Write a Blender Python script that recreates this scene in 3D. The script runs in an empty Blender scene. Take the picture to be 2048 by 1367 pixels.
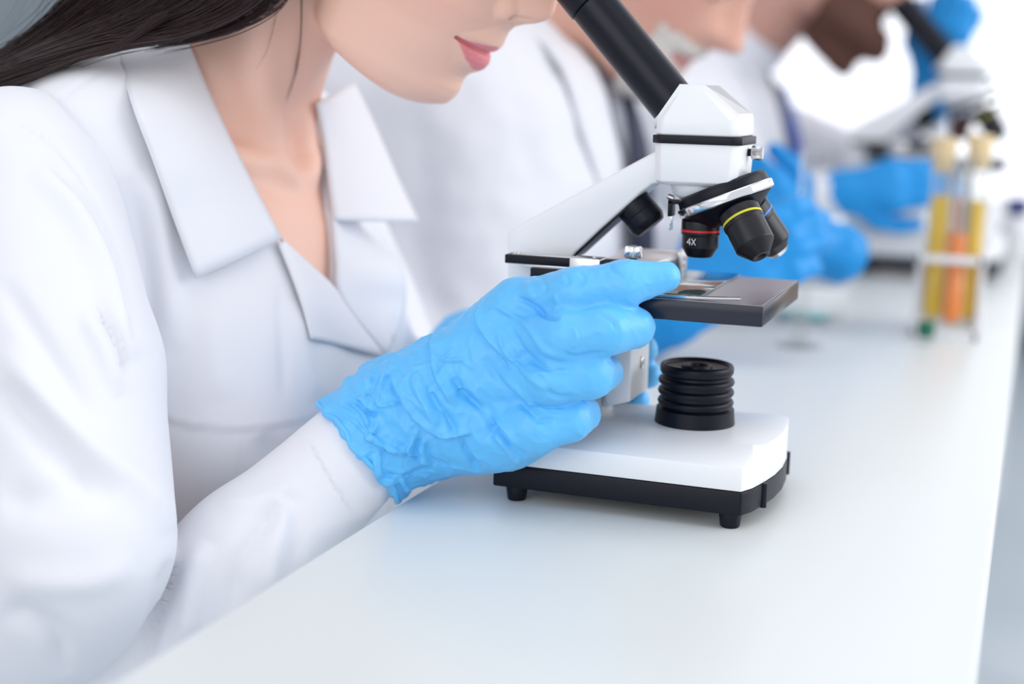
import bpy, bmesh, math, random
import numpy as np
from mathutils import Vector, Matrix

# ------------------------------------------------------------------ camera
# World axes: X runs across the bench (towards its outer edge), Y runs along it, Z is up; the bench top is z = 0.
# Build units in this script are millimetres, scaled by 0.001 when a mesh is made.
SC = bpy.context.scene
COL = SC.collection
FPX, YAW, PITCH, ROLL = 2844.0, 20.1, 10.1, 1.37
CAM = np.array([188.0, -837.1, 243.8])
cam_data = bpy.data.cameras.new('camera')
cam_data.sensor_width = 36.0
cam_data.lens = FPX * 36.0 / 2048.0
cam_data.clip_start = 0.02
cam = bpy.data.objects.new('camera', cam_data)
COL.objects.link(cam)
rot = Matrix.Rotation(math.radians(YAW), 4, 'Z') @ Matrix.Rotation(math.radians(90 - PITCH), 4, 'X') @ Matrix.Rotation(math.radians(ROLL), 4, 'Z')
cam.matrix_world = Matrix.Translation(Vector(CAM * 0.001)) @ rot
cam_data.dof.use_dof = True
cam_data.dof.focus_distance = 0.815
cam_data.dof.aperture_fstop = 2.8
SC.camera = cam

# ------------------------------------------------------------------ light and exposure
SC.view_settings.view_transform = 'Standard'
SC.view_settings.look = 'None'
SC.view_settings.gamma = 1.0
SC.view_settings.exposure = 0.16
SC.view_settings.use_curve_mapping = False
SC.cycles.use_denoising = True
SC.cycles.max_bounces = 8
world = bpy.data.worlds.new('daylight')
SC.world = world
world.use_nodes = True
wb = world.node_tree.nodes['Background']
wb.inputs[0].default_value = (0.915, 0.932, 1.0, 1)
wb.inputs[1].default_value = 0.80
# hazy daylight: the sky is brightest low down, beyond the window wall at the end of the room
wn = world.node_tree
w_tc = wn.nodes.new('ShaderNodeTexCoord')
w_dot = wn.nodes.new('ShaderNodeVectorMath'); w_dot.operation = 'DOT_PRODUCT'
w_dot.inputs[1].default_value = (0.12, 0.99, 0.03)
w_mr = wn.nodes.new('ShaderNodeMapRange'); w_mr.interpolation_type = 'SMOOTHSTEP'
w_mr.inputs['From Min'].default_value = 0.55
w_mr.inputs['From Max'].default_value = 1.0
w_mr.inputs['To Min'].default_value = 0.76
w_mr.inputs['To Max'].default_value = 1.55
wn.links.new(w_tc.outputs['Generated'], w_dot.inputs[0])
wn.links.new(w_dot.outputs['Value'], w_mr.inputs['Value'])
wn.links.new(w_mr.outputs[0], wb.inputs[1])

def area(name, loc, target, size, size_y, power, color=(1, 1, 1)):
    d = bpy.data.lights.new(name, 'AREA')
    d.shape = 'RECTANGLE'
    d.size, d.size_y, d.energy, d.color = size, size_y, power, color
    o = bpy.data.objects.new(name, d)
    o.location = loc
    o.rotation_euler = (Vector(target) - Vector(loc)).to_track_quat('-Z', 'Y').to_euler()
    COL.objects.link(o)
    return o

area('window_daylight', (2.2, 0.6, 1.0), (0, 0.1, 0.1), 2.0, 1.6, 32, (0.98, 0.99, 1.0))
area('front_fill_light', (-0.5, -2.9, 1.1), (-0.15, 0.2, 0.1), 2.6, 1.8, 21, (1.0, 0.985, 0.97))  # added softbox-like fill behind the camera, brightens faces turned to the viewer
area('overhead_fill_light', (0.1, -0.2, 1.8), (-0.05, 0.1, 0), 1.4, 1.4, 4, (1.0, 0.99, 0.98))  # unseen weak area light, added overhead for shape and highlights

# ------------------------------------------------------------------ helpers: projection between the photo's frame (2048x1367) and the place
RC = np.array(rot.to_3x3())
def ray(x, y):
    return RC @ np.array([(x - 1024.0) / FPX, -(y - 683.5) / FPX, -1.0])
def on(x, y, axis, val):
    d = ray(x, y)
    return CAM + (val - CAM[axis]) / d[axis] * d
def Y(x, y, yy):
    return on(x, y, 1, yy)
def project(P):
    v = (np.asarray(P, float) - CAM) @ RC
    return np.stack([1024 + FPX * v[:, 0] / -v[:, 2], 683.5 - FPX * v[:, 1] / -v[:, 2]], 1)

# ------------------------------------------------------------------ materials
def mat(name, color, rough=0.5, metal=0.0, spec=0.5, **kw):
    m = bpy.data.materials.new(name)
    m.use_nodes = True
    nt = m.node_tree
    b = nt.nodes['Principled BSDF']
    b.inputs['Base Color'].default_value = (*color, 1)
    b.inputs['Roughness'].default_value = rough
    b.inputs['Metallic'].default_value = metal
    b.inputs['Specular IOR Level'].default_value = spec
    for k, v in kw.items():
        if k in ('bump', 'vary', 'attr', 'stretch'):
            continue
        b.inputs[k].default_value = v
    tc = nt.nodes.new('ShaderNodeTexCoord')
    src = tc.outputs['Object']
    if 'stretch' in kw:
        mp = nt.nodes.new('ShaderNodeMapping')
        mp.inputs['Scale'].default_value = kw['stretch']
        nt.links.new(src, mp.inputs[0])
        src = mp.outputs[0]
    if 'bump' in kw:
        sc_, st, dist = kw['bump']
        n = nt.nodes.new('ShaderNodeTexNoise')
        n.inputs['Scale'].default_value = sc_
        n.inputs['Detail'].default_value = 4
        nt.links.new(src, n.inputs['Vector'])
        bp = nt.nodes.new('ShaderNodeBump')
        bp.inputs['Strength'].default_value = st
        bp.inputs['Distance'].default_value = dist
        nt.links.new(n.outputs['Fac'], bp.inputs['Height'])
        nt.links.new(bp.outputs['Normal'], b.inputs['Normal'])
    if 'vary' in kw:
        sc_, amt = kw['vary']
        n = nt.nodes.new('ShaderNodeTexNoise')
        n.inputs['Scale'].default_value = sc_
        nt.links.new(src, n.inputs['Vector'])
        mx = nt.nodes.new('ShaderNodeMix')
        mx.data_type = 'RGBA'
        mx.inputs['A'].default_value = (*[c * (1 - amt) for c in color], 1)
        mx.inputs['B'].default_value = (*[min(1, c * (1 + amt)) for c in color], 1)
        nt.links.new(n.outputs['Fac'], mx.inputs['Factor'])
        nt.links.new(mx.outputs['Result'], b.inputs['Base Color'])
    if 'attr' in kw:
        a = nt.nodes.new('ShaderNodeAttribute')
        a.attribute_name = kw['attr']
        nt.links.new(a.outputs['Color'], b.inputs['Base Color'])
    return m

M = {}
M['scope_white'] = mat('white_enamel', (0.86, 0.88, 0.90), 0.32, bump=(2500, 0.05, 0.0001), vary=(20, 0.01))
M['scope_black'] = mat('black_plastic', (0.004, 0.005, 0.012), 0.40, spec=0.25, bump=(1800, 0.06, 0.0001))
M['tube_black'] = mat('black_anodised_tube', (0.004, 0.005, 0.012), 0.33, spec=0.28, bump=(3000, 0.08, 0.0001))
M['objective_black'] = mat('black_objective_barrel', (0.007, 0.007, 0.011), 0.34, spec=0.4, bump=(4000, 0.05, 0.0001))
M['stage_dark'] = mat('dark_anodised_stage', (0.014, 0.018, 0.034), 0.22, 0.0, spec=0.38, bump=(2500, 0.04, 0.0001))
M['stage_top'] = mat('machined_grey_stage_plate', (0.30, 0.29, 0.31), 0.28, 0.85, bump=(900, 0.05, 0.0001), stretch=(1, 6, 6))
M['steel'] = mat('brushed_steel', (0.62, 0.62, 0.63), 0.30, 1.0, bump=(900, 0.1, 0.0002), stretch=(1, 8, 8))
M['chrome'] = mat('chrome', (0.85, 0.86, 0.88), 0.12, 1.0, vary=(60, 0.03))
M['lens'] = mat('lens_glass', (0.02, 0.03, 0.05), 0.05, spec=0.8, vary=(50, 0.05))
M['red'] = mat('red_ring_paint', (0.75, 0.015, 0.02), 0.35, vary=(200, 0.05))
M['yellow'] = mat('yellow_ring_paint', (0.62, 0.62, 0.02), 0.35, vary=(200, 0.05))
M['blue_ring'] = mat('blue_ring_paint', (0.02, 0.2, 0.7), 0.35, vary=(200, 0.05))
M['lettering'] = mat('white_lettering', (0.8, 0.8, 0.82), 0.5, vary=(200, 0.02))
M['table'] = mat('white_laminate', (0.715, 0.75, 0.745), 0.34, spec=0.45, bump=(400, 0.03, 0.0003), vary=(9, 0.012))
M['floor'] = mat('blue_grey_vinyl_floor', (0.58, 0.66, 0.72), 0.35, bump=(60, 0.05, 0.001), vary=(3, 0.06))
M['wall'] = mat('grey_blue_wall_paint', (0.40, 0.46, 0.49), 0.6, bump=(120, 0.05, 0.0005), vary=(2, 0.03))
M['ceiling'] = mat('white_ceiling_paint', (0.85, 0.86, 0.87), 0.7, bump=(120, 0.05, 0.0005), vary=(2, 0.02))
M['frame'] = mat('white_window_frame', (0.85, 0.86, 0.87), 0.4, vary=(5, 0.02))
M['coat'] = mat('white_cotton_coat', (0.79, 0.80, 0.845), 0.75, spec=0.2, bump=(1300, 0.10, 0.0002), **{'Sheen Weight': 0.25, 'Sheen Roughness': 0.5})
M['coat_thread'] = mat('white_stitched_seam', (0.84, 0.85, 0.89), 0.8, bump=(3000, 0.4, 0.0002))
M['skin'] = mat('fair_skin', (0.80, 0.50, 0.40), 0.46, spec=0.4, attr='tint', bump=(1500, 0.06, 0.0002), **{'Subsurface Weight': 0.12, 'Subsurface Radius': (1.0, 0.35, 0.2), 'Subsurface Scale': 0.006})
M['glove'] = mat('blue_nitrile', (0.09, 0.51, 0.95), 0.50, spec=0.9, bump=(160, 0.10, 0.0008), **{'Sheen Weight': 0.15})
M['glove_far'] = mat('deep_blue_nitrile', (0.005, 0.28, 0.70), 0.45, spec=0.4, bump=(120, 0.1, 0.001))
M['hair'] = mat('dark_brown_hair', (0.030, 0.013, 0.013), 0.38, spec=0.5, vary=(300, 0.4))
M['beard'] = mat('brown_beard_hair', (0.085, 0.028, 0.016), 0.7, bump=(700, 0.6, 0.002), vary=(200, 0.4))
M['grey_hair'] = mat('grey_white_hair', (0.72, 0.66, 0.60), 0.7, bump=(700, 0.6, 0.002), vary=(200, 0.2))
M['tie'] = mat('navy_tie', (0.010, 0.014, 0.045), 0.6, bump=(900, 0.2, 0.0004), vary=(300, 0.2))
M['shirt_blue'] = mat('royal_blue_tie', (0.005, 0.07, 0.48), 0.6, bump=(900, 0.2, 0.0004), vary=(200, 0.1))
M['shirt'] = mat('pale_shirt', (0.70, 0.72, 0.82), 0.7, bump=(1000, 0.2, 0.0004), vary=(100, 0.02))
M['cork'] = mat('cork_stopper', (0.80, 0.62, 0.36), 0.8, bump=(300, 0.5, 0.001), vary=(400, 0.25))
M['orange'] = mat('orange_liquid', (1.0, 0.27, 0.004), 0.15, **{'vary': (20, 0.03)})
M['amber'] = mat('amber_liquid', (1.0, 0.64, 0.02), 0.15, **{'vary': (20, 0.03)})
M['rack'] = mat('white_rack_plastic', (0.80, 0.82, 0.84), 0.4, vary=(20, 0.02))
M['green'] = mat('dark_green_rubber', (0.0, 0.13, 0.07), 0.5, vary=(30, 0.1))
M['teal'] = mat('teal_liquid', (0.20, 0.72, 0.75), 0.2, vary=(40, 0.1))
M['navy'] = mat('navy_plastic_cap', (0.03, 0.04, 0.20), 0.4, vary=(20, 0.1))
M['wood'] = mat('pale_wood', (0.55, 0.38, 0.20), 0.55, stretch=(4, 4, 40), bump=(20, 0.2, 0.001), vary=(8, 0.2))
def thin_glass(name, color, gloss=0.16):
    """thin clear walls: light passes straight through, the surface still mirrors at grazing angles"""
    m = bpy.data.materials.new(name)
    m.use_nodes = True
    nt = m.node_tree
    nt.nodes.clear()
    out = nt.nodes.new('ShaderNodeOutputMaterial')
    mx = nt.nodes.new('ShaderNodeMixShader')
    tr_ = nt.nodes.new('ShaderNodeBsdfTransparent')
    gl = nt.nodes.new('ShaderNodeBsdfGlossy')
    lw = nt.nodes.new('ShaderNodeLayerWeight')
    mr = nt.nodes.new('ShaderNodeMapRange')
    tr_.inputs[0].default_value = (*color, 1)
    gl.inputs['Roughness'].default_value = 0.03
    lw.inputs[0].default_value = 0.25
    mr.inputs['To Min'].default_value = 0.03
    mr.inputs['To Max'].default_value = gloss * 3
    nt.links.new(lw.outputs['Facing'], mr.inputs['Value'])
    nt.links.new(mr.outputs[0], mx.inputs[0])
    nt.links.new(tr_.outputs[0], mx.inputs[1])
    nt.links.new(gl.outputs[0], mx.inputs[2])
    nt.links.new(mx.outputs[0], out.inputs[0])
    return m
M['glass'] = thin_glass('clear_glass', (0.985, 0.99, 0.99))
M['slide'] = thin_glass('slide_glass', (0.80, 0.92, 0.89), 0.3)
M['pane'] = thin_glass('window_glass', (0.995, 0.998, 1.0), 0.02)
M['eye'] = mat('eye_white', (0.8, 0.8, 0.8), 0.1, vary=(50, 0.02))

# ------------------------------------------------------------------ object helpers
def tag(o, label=None, cat=None, group=None, kind=None):
    for k, v in (('label', label), ('category', cat), ('group', group), ('kind', kind)):
        if v:
            o[k] = v
    return o
def thing(name, loc, label, cat, group=None):
    o = bpy.data.objects.new(name, None)
    o.empty_display_size = 0.02
    o.location = Vector(loc) * 0.001
    COL.objects.link(o)
    return tag(o, label, cat, group)
def base_of(o):
    l = Vector((0, 0, 0))
    while o is not None:
        l += o.location
        o = o.parent
    return np.array(l) * 1000.0
def obj(name, VF, material, parent=None, smooth=True, origin=None, auto=None):
    """link one mesh object; VF = (verts in mm, faces) or a BMesh in mm, all in world coordinates"""
    me = bpy.data.meshes.new(name)
    if isinstance(VF, bmesh.types.BMesh):
        VF.to_mesh(me)
        VF.free()
        co = np.empty(len(me.vertices) * 3)
        me.vertices.foreach_get('co', co)
        V = co.reshape(-1, 3)
    else:
        V, F = VF
        V = np.asarray(V, float)
        me.from_pydata([tuple(v) for v in V], [], [tuple(int(i) for i in f) for f in F])
    o = bpy.data.objects.new(name, me)
    if parent is not None:
        o.parent = parent
        base = base_of(parent)
    else:
        base = np.array(origin if origin is not None else [(V[:, 0].min() + V[:, 0].max()) / 2, (V[:, 1].min() + V[:, 1].max()) / 2, V[:, 2].min()], float)
        o.location = Vector(base * 0.001)
    me.vertices.foreach_set('co', ((V - base) * 0.001).ravel())
    me.update()
    if smooth:
        me.polygons.foreach_set('use_smooth', np.ones(len(me.polygons), bool))
        if auto:
            me.set_sharp_from_angle(angle=math.radians(auto))
    me.materials.append(material)
    COL.objects.link(o)
    return o
def fast_obj(name, V, F, material, parent, smooth=True):
    """like obj() for big quad meshes"""
    me = bpy.data.meshes.new(name)
    base = base_of(parent)
    n, k = F.shape
    me.vertices.add(len(V)); me.loops.add(n * k); me.polygons.add(n)
    me.vertices.foreach_set('co', ((V - base) * 0.001).astype(np.float32).ravel())
    me.loops.foreach_set('vertex_index', F.astype(np.int32).ravel())
    me.polygons.foreach_set('loop_start', np.arange(0, n * k, k, dtype=np.int32))
    me.polygons.foreach_set('use_smooth', np.ones(n, bool))
    me.update(calc_edges=True)
    me.validate()
    o = bpy.data.objects.new(name, me)
    o.parent = parent
    me.materials.append(material)
    COL.objects.link(o)
    return o
def bevel(bm, r, seg=2, ang=30):
    es = [e for e in bm.edges if len(e.link_faces) == 2 and e.calc_face_angle() > math.radians(ang)]
    bmesh.ops.bevel(bm, geom=es, offset=r, segments=seg, profile=0.5, affect='EDGES', clamp_overlap=True)
    return bm
def box(lo, hi, r=0.0, seg=2):
    bm = bmesh.new()
    bmesh.ops.create_cube(bm, size=1.0)
    for v in bm.verts:
        v.co = Vector([lo[i] if v.co[i] < 0 else hi[i] for i in range(3)])
    return bevel(bm, r, seg) if r else bm
def hull_loft(rings, r=0.0, seg=2, cap=True):
    """rings: lists of equally many points; joined by quads, ends capped"""
    bm = bmesh.new()
    R = [[bm.verts.new(Vector(p)) for p in ring] for ring in rings]
    n = len(R[0])
    for a, b in zip(R[:-1], R[1:]):
        for i in range(n):
            bm.faces.new((a[i], a[(i + 1) % n], b[(i + 1) % n], b[i]))
    if cap:
        bm.faces.new(R[0][::-1]); bm.faces.new(R[-1])
    bmesh.ops.recalc_face_normals(bm, faces=bm.faces)
    return bevel(bm, r, seg) if r else bm
def prism_xz(pts, y0, y1, r=0.0, seg=2):
    return hull_loft([[(x, y0, z) for x, z in pts], [(x, y1, z) for x, z in pts]], r, seg)
def prism_xy(pts, z0, z1, r=0.0, seg=2):
    return hull_loft([[(x, y, z0) for x, y in pts], [(x, y, z1) for x, y in pts]], r, seg)
def frame_of(d):
    d = Vector(d).normalized()
    a = Vector((0, 1, 0)) if abs(d.y) < 0.9 else Vector((1, 0, 0))
    e1 = d.cross(a).normalized()
    return e1, d.cross(e1).normalized(), d
def lathe(prof, origin=(0, 0, 0), axis=(0, 0, 1), n=48, closed=False):
    """prof: [(radius, height along axis)]"""
    e1, e2, d = frame_of(axis)
    O = Vector(origin)
    V, F, rows = [], [], []
    for r, h in prof:
        row = []
        if r < 1e-6:
            V.append(O + d * h); row = [len(V) - 1] * n
        else:
            for i in range(n):
                a = 2 * math.pi * i / n
                V.append(O + d * h + (e1 * math.cos(a) + e2 * math.sin(a)) * r); row.append(len(V) - 1)
        rows.append(row)
    pairs = list(zip(rows[:-1], rows[1:]))
    if closed:
        pairs.append((rows[-1], rows[0]))
    for a, b in pairs:
        for i in range(n):
            q = [a[i], a[(i + 1) % n], b[(i + 1) % n], b[i]]
            q2 = []
            for t in q:
                if t not in q2: q2.append(t)
            if len(q2) > 2: F.append(q2)
    if not closed:
        for row, rev in ((rows[0], True), (rows[-1], False)):
            if row[0] != row[1]:
                F.append(row[::-1] if rev else row)
    bm = bmesh.new()
    bv = [bm.verts.new(v) for v in V]
    for f in F:
        try: bm.faces.new([bv[i] for i in f])
        except ValueError: pass
    bmesh.ops.recalc_face_normals(bm, faces=bm.faces)
    return bm
def rounded(prof, r=0.6):
    """chamfer the inner corners of a lathe profile a little"""
    out = [prof[0]]
    for a, b, c in zip(prof[:-2], prof[1:-1], prof[2:]):
        a, b, c = map(np.array, (a, b, c))
        la, lc = np.linalg.norm(a - b), np.linalg.norm(c - b)
        if la < 1e-6 or lc < 1e-6:
            out.append(tuple(b)); continue
        k1, k2 = min(r, la * 0.45), min(r, lc * 0.45)
        p, q = b + (a - b) / la * k1, b + (c - b) / lc * k2
        out += [tuple(p), tuple((p + q + 2 * b) / 4), tuple(q)]
    return out + [prof[-1]]
def merge(*bms):
    out = bmesh.new()
    for b in bms:
        me = bpy.data.meshes.new('tmp')
        b.to_mesh(me); b.free()
        out.from_mesh(me)
        bpy.data.meshes.remove(me)
    return out
def sweep(pts, rad, n=10, flat=1.0, up=(0, 0, 1)):
    """a tube along pts; rad a number or a list; flat scales the second cross axis"""
    P = [Vector(p) for p in pts]
    rad = [rad] * len(P) if np.isscalar(rad) else rad
    V, F = [], []
    for i, p in enumerate(P):
        t = (P[min(i + 1, len(P) - 1)] - P[max(i - 1, 0)]).normalized()
        e1 = t.cross(Vector(up))
        e1 = e1.normalized() if e1.length > 1e-4 else Vector((1, 0, 0))
        e2 = e1.cross(t).normalized()
        for k in range(n):
            a = 2 * math.pi * k / n
            V.append(p + (e1 * math.cos(a) + e2 * math.sin(a) * flat) * rad[i])
    for i in range(len(P) - 1):
        for k in range(n):
            F.append((i * n + k, i * n + (k + 1) % n, (i + 1) * n + (k + 1) % n, (i + 1) * n + k))
    F.append(tuple(range(n))[::-1]); F.append(tuple((len(P) - 1) * n + k for k in range(n)))
    return np.array([tuple(v) for v in V]), F
def copy_tree(o, parent=None):
    c = o.copy()
    COL.objects.link(c)
    c.parent = parent
    for ch in list(o.children):
        copy_tree(ch, c)
    return c
# ------------------------------------------------------------------ implicit modelling for bodies and cloth (all in mm)
def cap(P, a, b, r1, r2=None):
    """round cone: a limb between two joints that tapers"""
    r2 = r1 if r2 is None else r2
    a = np.asarray(a, float); b = np.asarray(b, float)
    ab = b - a
    t = np.clip(((P - a) @ ab) / (ab @ ab), 0, 1)
    return np.linalg.norm(P - a - t[:, None] * ab, axis=1) - (r1 + (r2 - r1) * t)
def ell(P, c, r, R=None):
    q = P - np.asarray(c, float)
    if R is not None:
        q = q @ np.asarray(R).T
    r = np.asarray(r, float)
    k0 = np.linalg.norm(q / r, axis=1)
    k1 = np.linalg.norm(q / (r * r), axis=1) + 1e-9
    return k0 * (k0 - 1.0) / k1
def smin(a, b, k):
    h = np.clip(0.5 + 0.5 * (b - a) / k, 0, 1)
    return b + (a - b) * h - k * h * (1 - h)
def smax(a, b, k):
    return -smin(-a, -b, k)
def chain(P, pts, rad, k=0.0):
    d = None
    for i in range(len(pts) - 1):
        c = cap(P, pts[i], pts[i + 1], rad[i], rad[i + 1])
        d = c if d is None else (smin(d, c, k) if k else np.minimum(d, c))
    return d
def halfspace(P, p, n):
    n = np.asarray(n, float); n = n / np.linalg.norm(n)
    return (P - np.asarray(p, float)) @ n
def steps(*seg):
    """grid lines along one axis: (start, spacing), (start, spacing), ..., end"""
    out = []
    for (a, h), b in zip(seg[:-1], [q[0] if isinstance(q, tuple) else q for q in seg[1:]]):
        out += list(a + np.arange(0, max(1, round((b - a) / h))) * h)
    n = (len(out) // 4) * 4 + 5
    while len(out) < n:
        out.append(out[-1] + seg[-2][1])
    return np.array(out)
def mesh_sdf(fn, lo, hi, h, c=4, axes=None):
    """surface nets over a sparse grid"""
    lo = np.asarray(lo, float); hi = np.asarray(hi, float)
    if axes is None:
        nc = np.ceil((hi - lo) / (h * c)).astype(int) + 1
        axes = [lo[i] + np.arange((nc[i] - 1) * c + 1) * h for i in range(3)]
    else:
        nc = np.array([(len(a) - 1) // c + 1 for a in axes])
    at = lambda q: np.stack([axes[i][q[:, i]] for i in range(3)], 1)
    gx = [axes[i][::c] for i in range(3)]
    Pc = np.stack(np.meshgrid(*gx, indexing='ij'), -1).reshape(-1, 3)
    dc = fn(Pc).reshape(nc)
    n = (nc - 1) * c + 1
    f = np.where(np.repeat(np.repeat(np.repeat(dc, c, 0), c, 1), c, 2) < 0, -1e3, 1e3).astype(np.float32)[:n[0], :n[1], :n[2]]
    near = np.abs(dc) < h * c * 2.2
    act = np.zeros(nc - 1, bool)
    for a in (0, 1):
        for b in (0, 1):
            for e in (0, 1):
                act |= near[a:nc[0] - 1 + a, b:nc[1] - 1 + b, e:nc[2] - 1 + e]
    m = np.repeat(np.repeat(np.repeat(act, c, 0), c, 1), c, 2)
    mp = np.zeros(n, bool)
    mp[:-1, :-1, :-1] = m
    for ax in range(3):
        s1 = [slice(None)] * 3; s2 = [slice(None)] * 3
        s1[ax] = slice(1, None); s2[ax] = slice(None, -1)
        mp[tuple(s1)] |= mp[tuple(s2)]
    I = np.argwhere(mp)
    for s in range(0, len(I), 400000):
        q = I[s:s + 400000]
        f[q[:, 0], q[:, 1], q[:, 2]] = fn(at(q))
    S = f < 0
    cn = np.zeros(n - 1, np.int8)
    for a in (0, 1):
        for b in (0, 1):
            for e in (0, 1):
                cn += S[a:n[0] - 1 + a, b:n[1] - 1 + b, e:n[2] - 1 + e]
    cells = np.argwhere((cn > 0) & (cn < 8))
    vid = -np.ones(n - 1, np.int32)
    vid[cells[:, 0], cells[:, 1], cells[:, 2]] = np.arange(len(cells))
    acc = np.zeros((len(cells), 3)); cnt = np.zeros(len(cells))
    cor = [(a, b, e) for a in (0, 1) for b in (0, 1) for e in (0, 1)]
    val = {q: f[cells[:, 0] + q[0], cells[:, 1] + q[1], cells[:, 2] + q[2]].astype(float) for q in cor}
    for q in cor:
        for ax in range(3):
            if q[ax] == 0:
                w = list(q); w[ax] = 1; w = tuple(w)
                v0, v1 = val[q], val[w]
                x = (v0 < 0) != (v1 < 0)
                t = np.where(x, v0 / np.where(x, v0 - v1, 1), 0)
                pt = np.tile(np.array(q, float), (len(cells), 1)); pt[:, ax] = t
                acc += np.where(x[:, None], pt, 0); cnt += x
    fr_ = acc / cnt[:, None]
    V = at(cells) * (1 - fr_) + at(cells + 1) * fr_
    F = []
    for ax in range(3):
        s1 = [slice(None)] * 3; s2 = [slice(None)] * 3
        s1[ax] = slice(1, None); s2[ax] = slice(None, -1)
        A, B = S[tuple(s2)], S[tuple(s1)]
        u, w = (ax + 1) % 3, (ax + 2) % 3
        for flip in (False, True):
            E = np.argwhere((A & ~B) if not flip else (~A & B))
            E = E[(E[:, u] > 0) & (E[:, w] > 0) & (E[:, u] < n[u] - 1) & (E[:, w] < n[w] - 1)]
            def vi(du, dw):
                k = E.copy(); k[:, u] += du; k[:, w] += dw
                return vid[k[:, 0], k[:, 1], k[:, 2]]
            q = np.stack([vi(-1, -1), vi(0, -1), vi(0, 0), vi(-1, 0)], 1)
            F.append(q[:, ::-1] if flip else q)
    return V, np.concatenate(F)
def vnormals(V, F):
    n = np.cross(V[F[:, 2]] - V[F[:, 0]], V[F[:, 3]] - V[F[:, 1]])
    N = np.zeros_like(V)
    for i in range(4):
        np.add.at(N, F[:, i], n)
    return N / (np.linalg.norm(N, axis=1, keepdims=True) + 1e-12)
def relax(V, F, it=2, lam=0.5):
    for _ in range(it):
        S_ = np.zeros_like(V); c_ = np.zeros(len(V))
        for i in range(4):
            for j in (1, 3):
                np.add.at(S_, F[:, i], V[F[:, (i + j) % 4]]); np.add.at(c_, F[:, i], 1)
        V = V + lam * (S_ / c_[:, None] - V)
    return V
def smooth_line(pts, n=12):
    """Catmull-Rom through the points"""
    P = np.asarray(pts, float)
    if len(P) < 3:
        return P[0] + (P[-1] - P[0]) * np.linspace(0, 1, n)[:, None]
    Q = np.vstack([2 * P[0] - P[1], P, 2 * P[-1] - P[-2]])
    out = []
    for i in range(1, len(Q) - 2):
        t = np.linspace(0, 1, n, endpoint=False)[:, None]
        out.append(0.5 * (2 * Q[i] + (Q[i + 1] - Q[i - 1]) * t + (2 * Q[i - 1] - 5 * Q[i] + 4 * Q[i + 1] - Q[i + 2]) * t ** 2 + (3 * Q[i] - Q[i - 1] - 3 * Q[i + 1] + Q[i + 2]) * t ** 3))
    return np.vstack(out + [P[-1:]])
def dist2d(Q, line):
    """distance of points Q (n,2) to a polyline, signed side and position 0..1 along it"""
    best = np.full(len(Q), 1e9); side = np.zeros(len(Q)); pos = np.zeros(len(Q))
    for i in range(len(line) - 1):
        a, b = line[i], line[i + 1]
        ab = b - a
        L = ab @ ab + 1e-12
        t = np.clip(((Q - a) @ ab) / L, 0, 1)
        e = Q - a - t[:, None] * ab
        d = np.hypot(e[:, 0], e[:, 1])
        k = d < best
        best[k] = d[k]
        side[k] = np.sign(ab[0] * e[k, 1] - ab[1] * e[k, 0])
        pos[k] = (i + t[k]) / (len(line) - 1)
    return best, side, pos
def sculpt(V, F, strokes, N=None):
    """press folds into a surface; each stroke is (points on the photo's frame, width, height mm, kind): ridge, crease or step.
    The folds become real relief on the side that faces the bench's front."""
    N = vnormals(V, F) if N is None else N
    view = CAM - V
    face = np.einsum('ij,ij->i', N, view / np.linalg.norm(view, axis=1, keepdims=True))
    front = np.clip((face - 0.02) / 0.25, 0, 1)
    Q = project(V)
    D = np.zeros(len(V))
    for pts, w, hgt, kind in strokes:
        line = smooth_line(pts, 8)
        lo, hi = line.min(0) - 4 * w, line.max(0) + 4 * w
        idx = np.nonzero((Q[:, 0] > lo[0]) & (Q[:, 0] < hi[0]) & (Q[:, 1] > lo[1]) & (Q[:, 1] < hi[1]) & (front > 0))[0]
        if not len(idx):
            continue
        d, s, t = dist2d(Q[idx], line)
        fade = np.clip(np.minimum(t, 1 - t) * 5, 0, 1) ** 0.7
        if kind == 'ridge':
            g = np.exp(-(d / w) ** 2)
        elif kind == 'sharp':
            g = np.exp(-d / w)
        else:  # step: high on the left of the stroke's direction, falling off slowly; low on the right
            sd = d * s
            g = np.where(sd < 0, np.exp(sd / (2.5 * w)), -0.6 * np.exp(-sd / (1.2 * w)))
            g = g * (1 - np.exp(-(d / (0.25 * w)) ** 2))
        D[idx] += hgt * g * fade * front[idx]
    return V + N * D[:, None]
_rng = np.random.RandomState(7)
_perm = _rng.permutation(512)
_grad = _rng.normal(size=(512, 3)); _grad /= np.linalg.norm(_grad, axis=1, keepdims=True)
def noise3(P):
    i = np.floor(P).astype(int); f = P - i
    u = f * f * f * (f * (f * 6 - 15) + 10)
    def g(dx, dy, dz):
        h = _perm[(_perm[(_perm[(i[:, 0] + dx) & 511] + i[:, 1] + dy) & 511] + i[:, 2] + dz) & 511]
        return np.einsum('ij,ij->i', _grad[h], f - np.array([dx, dy, dz]))
    L = lambda a, b, t: a + (b - a) * t
    x00 = L(g(0, 0, 0), g(1, 0, 0), u[:, 0]); x10 = L(g(0, 1, 0), g(1, 1, 0), u[:, 0])
    x01 = L(g(0, 0, 1), g(1, 0, 1), u[:, 0]); x11 = L(g(0, 1, 1), g(1, 1, 1), u[:, 0])
    return L(L(x00, x10, u[:, 1]), L(x01, x11, u[:, 1]), u[:, 2])
def creases(P, s, stretch=None):
    """sharp ridged noise like crumpled thin rubber, 0..1"""
    q = P / s
    if stretch is not None:
        q = q @ np.asarray(stretch, float).T
    w = q + 0.35 * np.stack([noise3(q * 1.3 + 11), noise3(q * 1.3 + 37), noise3(q * 1.3 + 71)], 1)
    return (1 - np.abs(noise3(w)) * 2.4)
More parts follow.
